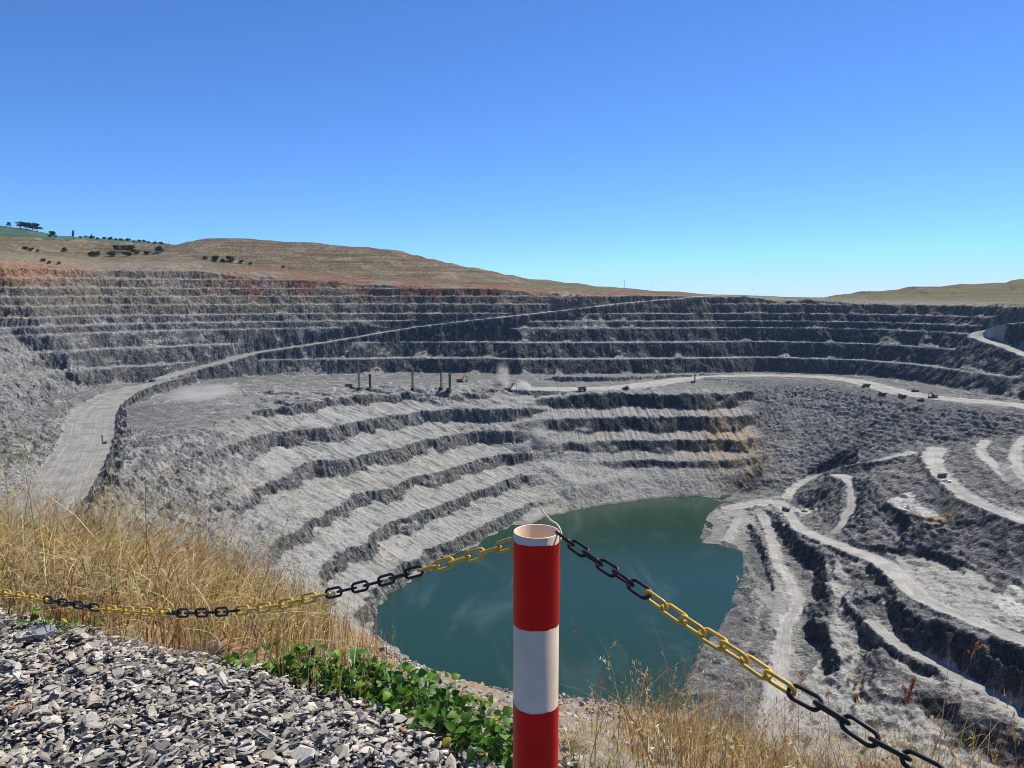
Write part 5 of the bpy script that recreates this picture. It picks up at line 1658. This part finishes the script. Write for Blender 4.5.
for i, (px, py, hp, lab) in enumerate(((25, 249.5, 3.2, 'olive shrub at the left end of the row below the brown hill'), (31, 250.5, 2.6, 'olive shrub second in the row below the brown hill'), (38, 251.5, 2.2, 'olive shrub third in the row below the brown hill'), (65, 251.5, 3.4, 'dark round shrub alone below the brown hill'),
                                       (43, 261.5, 3, 'dark shrub on the red cut, left one'), (49, 263.5, 2.5, 'dark shrub on the red cut, right one'), (59, 264, 2.4, 'dark shrub on the rim right of the red cut'),
                                       (205, 259.5, 3.2, 'green shrub at the left end of the row under the terraced hill'), (216, 260.5, 5, 'tall green shrub under the terraced hill, left of two'), (231, 261.5, 5.2, 'tall green shrub under the terraced hill, right of two'),
                                       (223, 261.5, 3, 'low green shrub between the two tall ones under the terraced hill'), (241, 263, 3, 'low green shrub right of the tall ones under the terraced hill'), (250, 264.5, 2.4, 'last small shrub right of the row under the terraced hill'), (283, 268, 2.2, 'small shrub alone under the terraced hill near its middle'))):
    q = hit(px, py)
    if q is not None: plant('shrub', px, q, hp, lab, 'shrub', GS, i % 2)
# tufts of brush further along the toe of the terraced hill


# ================================================================== DUST raised by the machines
def dust(px, py, z, size, dens, label, seed, lean=(0, 0), col=(.80, .79, .77)):
    q = hit(px, py); m = bpy.data.materials.new('dust'); m.use_nodes = True; t = m.node_tree; t.nodes.clear(); L = t.links.new
    out = t.nodes.new('ShaderNodeOutputMaterial'); v = t.nodes.new('ShaderNodeVolumePrincipled'); L(v.outputs[0], out.inputs['Volume'])
    v.inputs['Color'].default_value = (*col, 1); v.inputs['Anisotropy'].default_value = .2
    tc = N(t, 'ShaderNodeTexCoord')
    ln = N(t, 'ShaderNodeVectorMath', operation='LENGTH'); L(tc.outputs['Object'], ln.inputs[0])
    no = N(t, 'ShaderNodeTexNoise', Scale=2.2, Detail=4.0, Roughness=.6, Distortion=.6)
    ad = N(t, 'ShaderNodeVectorMath', operation='ADD'); ad.inputs[1].default_value = (seed * 3.7, seed * 1.3, 0); L(tc.outputs['Object'], ad.inputs[0]); L(ad.outputs[0], no.inputs['Vector'])
    fa = N(t, 'ShaderNodeMapRange'); fa.inputs[1].default_value = .98; fa.inputs[2].default_value = .25; fa.interpolation_type = 'SMOOTHSTEP'; L(ln.outputs['Value'], fa.inputs[0])
    nr = N(t, 'ShaderNodeMapRange'); nr.inputs[1].default_value = .40; nr.inputs[2].default_value = .68; L(no.outputs[0], nr.inputs[0])
    mu_ = N(t, 'ShaderNodeMath', operation='MULTIPLY'); L(fa.outputs[0], mu_.inputs[0]); L(nr.outputs[0], mu_.inputs[1])
    m2 = N(t, 'ShaderNodeMath', operation='MULTIPLY'); m2.inputs[1].default_value = dens; L(mu_.outputs[0], m2.inputs[0]); L(m2.outputs[0], v.inputs['Density'])
    bm = bmesh.new(); bmesh.ops.create_icosphere(bm, subdivisions=3, radius=1)
    me = bpy.data.meshes.new('dust_cloud'); bm.to_mesh(me); bm.free(); me.materials.append(m)
    o = bpy.data.objects.new('dust_cloud', me); COL.objects.link(o)
    o.location = (q[0] + lean[0], q[1] + lean[1], q[2] + z); o.scale = size; o.rotation_euler = (0, 0, .3 * seed)
    tag(o, label, 'dust', kind='stuff')


dust(503, 384, 12, (12, 12, 20), .16, 'thin dust plume rising above the grey excavator at the plateau corner', 1)
dust(523, 390, 5, (13, 10, 8), .6, 'bright dust cloud beside the excavator boom at the plateau corner', 2)
dust(540, 438, 3, (11, 14, 16), .22, 'dust tumbling down the rock chute at the corner of the pit', 3)
dust(308, 426, 2, (10, 9, 8), .35, 'small white dust puff on the left benches below the plateau', 4)
dust(205, 398, 5, (62, 45, 13), .085, 'broad thin dust hanging over the left end of the plateau', 5)
# ================================================================== AIR
def haze():
    m = bpy.data.materials.new('haze'); m.use_nodes = True; t = m.node_tree; t.nodes.clear()
    out = t.nodes.new('ShaderNodeOutputMaterial'); v = t.nodes.new('ShaderNodeVolumePrincipled'); t.links.new(v.outputs[0], out.inputs['Volume'])
    v.inputs['Color'].default_value = (.50, .74, 1, 1); v.inputs['Density'].default_value = .00002; v.inputs['Anisotropy'].default_value = .3
    x0, x1, y0, y1, z0, z1 = -2600, 2600, -300, 3100, -290, 330
    vs = [(x, y, z) for z in (z0, z1) for x, y in ((x0, y0), (x1, y0), (x1, y1), (x0, y1))]
    me = bpy.data.meshes.new('haze'); me.from_pydata(vs, [], [(0, 3, 2, 1), (4, 5, 6, 7), (0, 1, 5, 4), (1, 2, 6, 5), (2, 3, 7, 6), (3, 0, 4, 7)]); me.materials.append(m)
    o = bpy.data.objects.new('haze', me); COL.objects.link(o); tag(o, kind='stuff')


haze()

# ================================================================== CAMERA, SUN, SKY
cam = bpy.data.cameras.new('camera'); co = bpy.data.objects.new('camera', cam); COL.objects.link(co)
cam.sensor_fit = 'HORIZONTAL'; cam.sensor_width = 36; cam.lens = 36 * F / W
cam.clip_start = .05; cam.clip_end = 60000
co.location = (0, 0, 0); co.rotation_euler = (PI / 2 - PITCH, 0, 0)
SC.camera = co

SUN_AZ, SUN_EL = math.radians(46), math.radians(54)
sd = Vector((math.sin(SUN_AZ) * math.cos(SUN_EL), math.cos(SUN_AZ) * math.cos(SUN_EL), math.sin(SUN_EL)))
sl_ = bpy.data.lights.new('sun', 'SUN'); so = bpy.data.objects.new('sun', sl_); COL.objects.link(so)
sl_.energy = 5.0; sl_.angle = math.radians(.5); sl_.color = (1, .925, .775)
so.rotation_euler = (-sd).to_track_quat('-Z', 'Y').to_euler()
so.location = (0, 0, 300)
w = bpy.data.worlds.new('World'); SC.world = w; w.use_nodes = True
t = w.node_tree; t.nodes.clear()
sk = t.nodes.new('ShaderNodeTexSky'); sk.sky_type = 'NISHITA'; sk.sun_disc = False
sk.sun_elevation = SUN_EL; sk.sun_rotation = SUN_AZ
sk.altitude = 300; sk.air_density = .7; sk.dust_density = 0.0; sk.ozone_density = 4.0
bg = t.nodes.new('ShaderNodeBackground'); bg.inputs[1].default_value = .102
ou = t.nodes.new('ShaderNodeOutputWorld')
mu = t.nodes.new('ShaderNodeMix'); mu.data_type = 'RGBA'; mu.blend_type = 'MULTIPLY'; mu.inputs[0].default_value = 1.0
mu.inputs[7].default_value = (.57, .895, 1.30, 1)     # clear, dry winter air
t.links.new(sk.outputs[0], mu.inputs[6]); 
dk = t.nodes.new('ShaderNodeMix'); dk.data_type = 'RGBA'; dk.blend_type = 'DARKEN'; dk.inputs[0].default_value = 1.0; dk.inputs[7].default_value = (60, 6.9, 60, 1)
t.links.new(mu.outputs[2], dk.inputs[6]); t.links.new(dk.outputs[2], bg.inputs[0])
t.links.new(bg.outputs[0], ou.inputs[0])

vs_ = SC.view_settings
vs_.view_transform = 'Standard'; vs_.look = 'None'; vs_.exposure = 0.3; vs_.gamma = 1.0
SC.render.engine = 'CYCLES'
cy = SC.cycles
cy.filter_width = .95
cy.max_bounces = 5; cy.diffuse_bounces = 2; cy.glossy_bounces = 2; cy.transmission_bounces = 2; cy.volume_bounces = 2
cy.use_denoising = True; cy.denoiser = 'OPENIMAGEDENOISE'; cy.denoising_input_passes = 'RGB_ALBEDO_NORMAL'; cy.denoising_prefilter = 'ACCURATE'
cy.volume_step_rate = 2.0
cy.caustics_reflective = False; cy.caustics_refractive = False
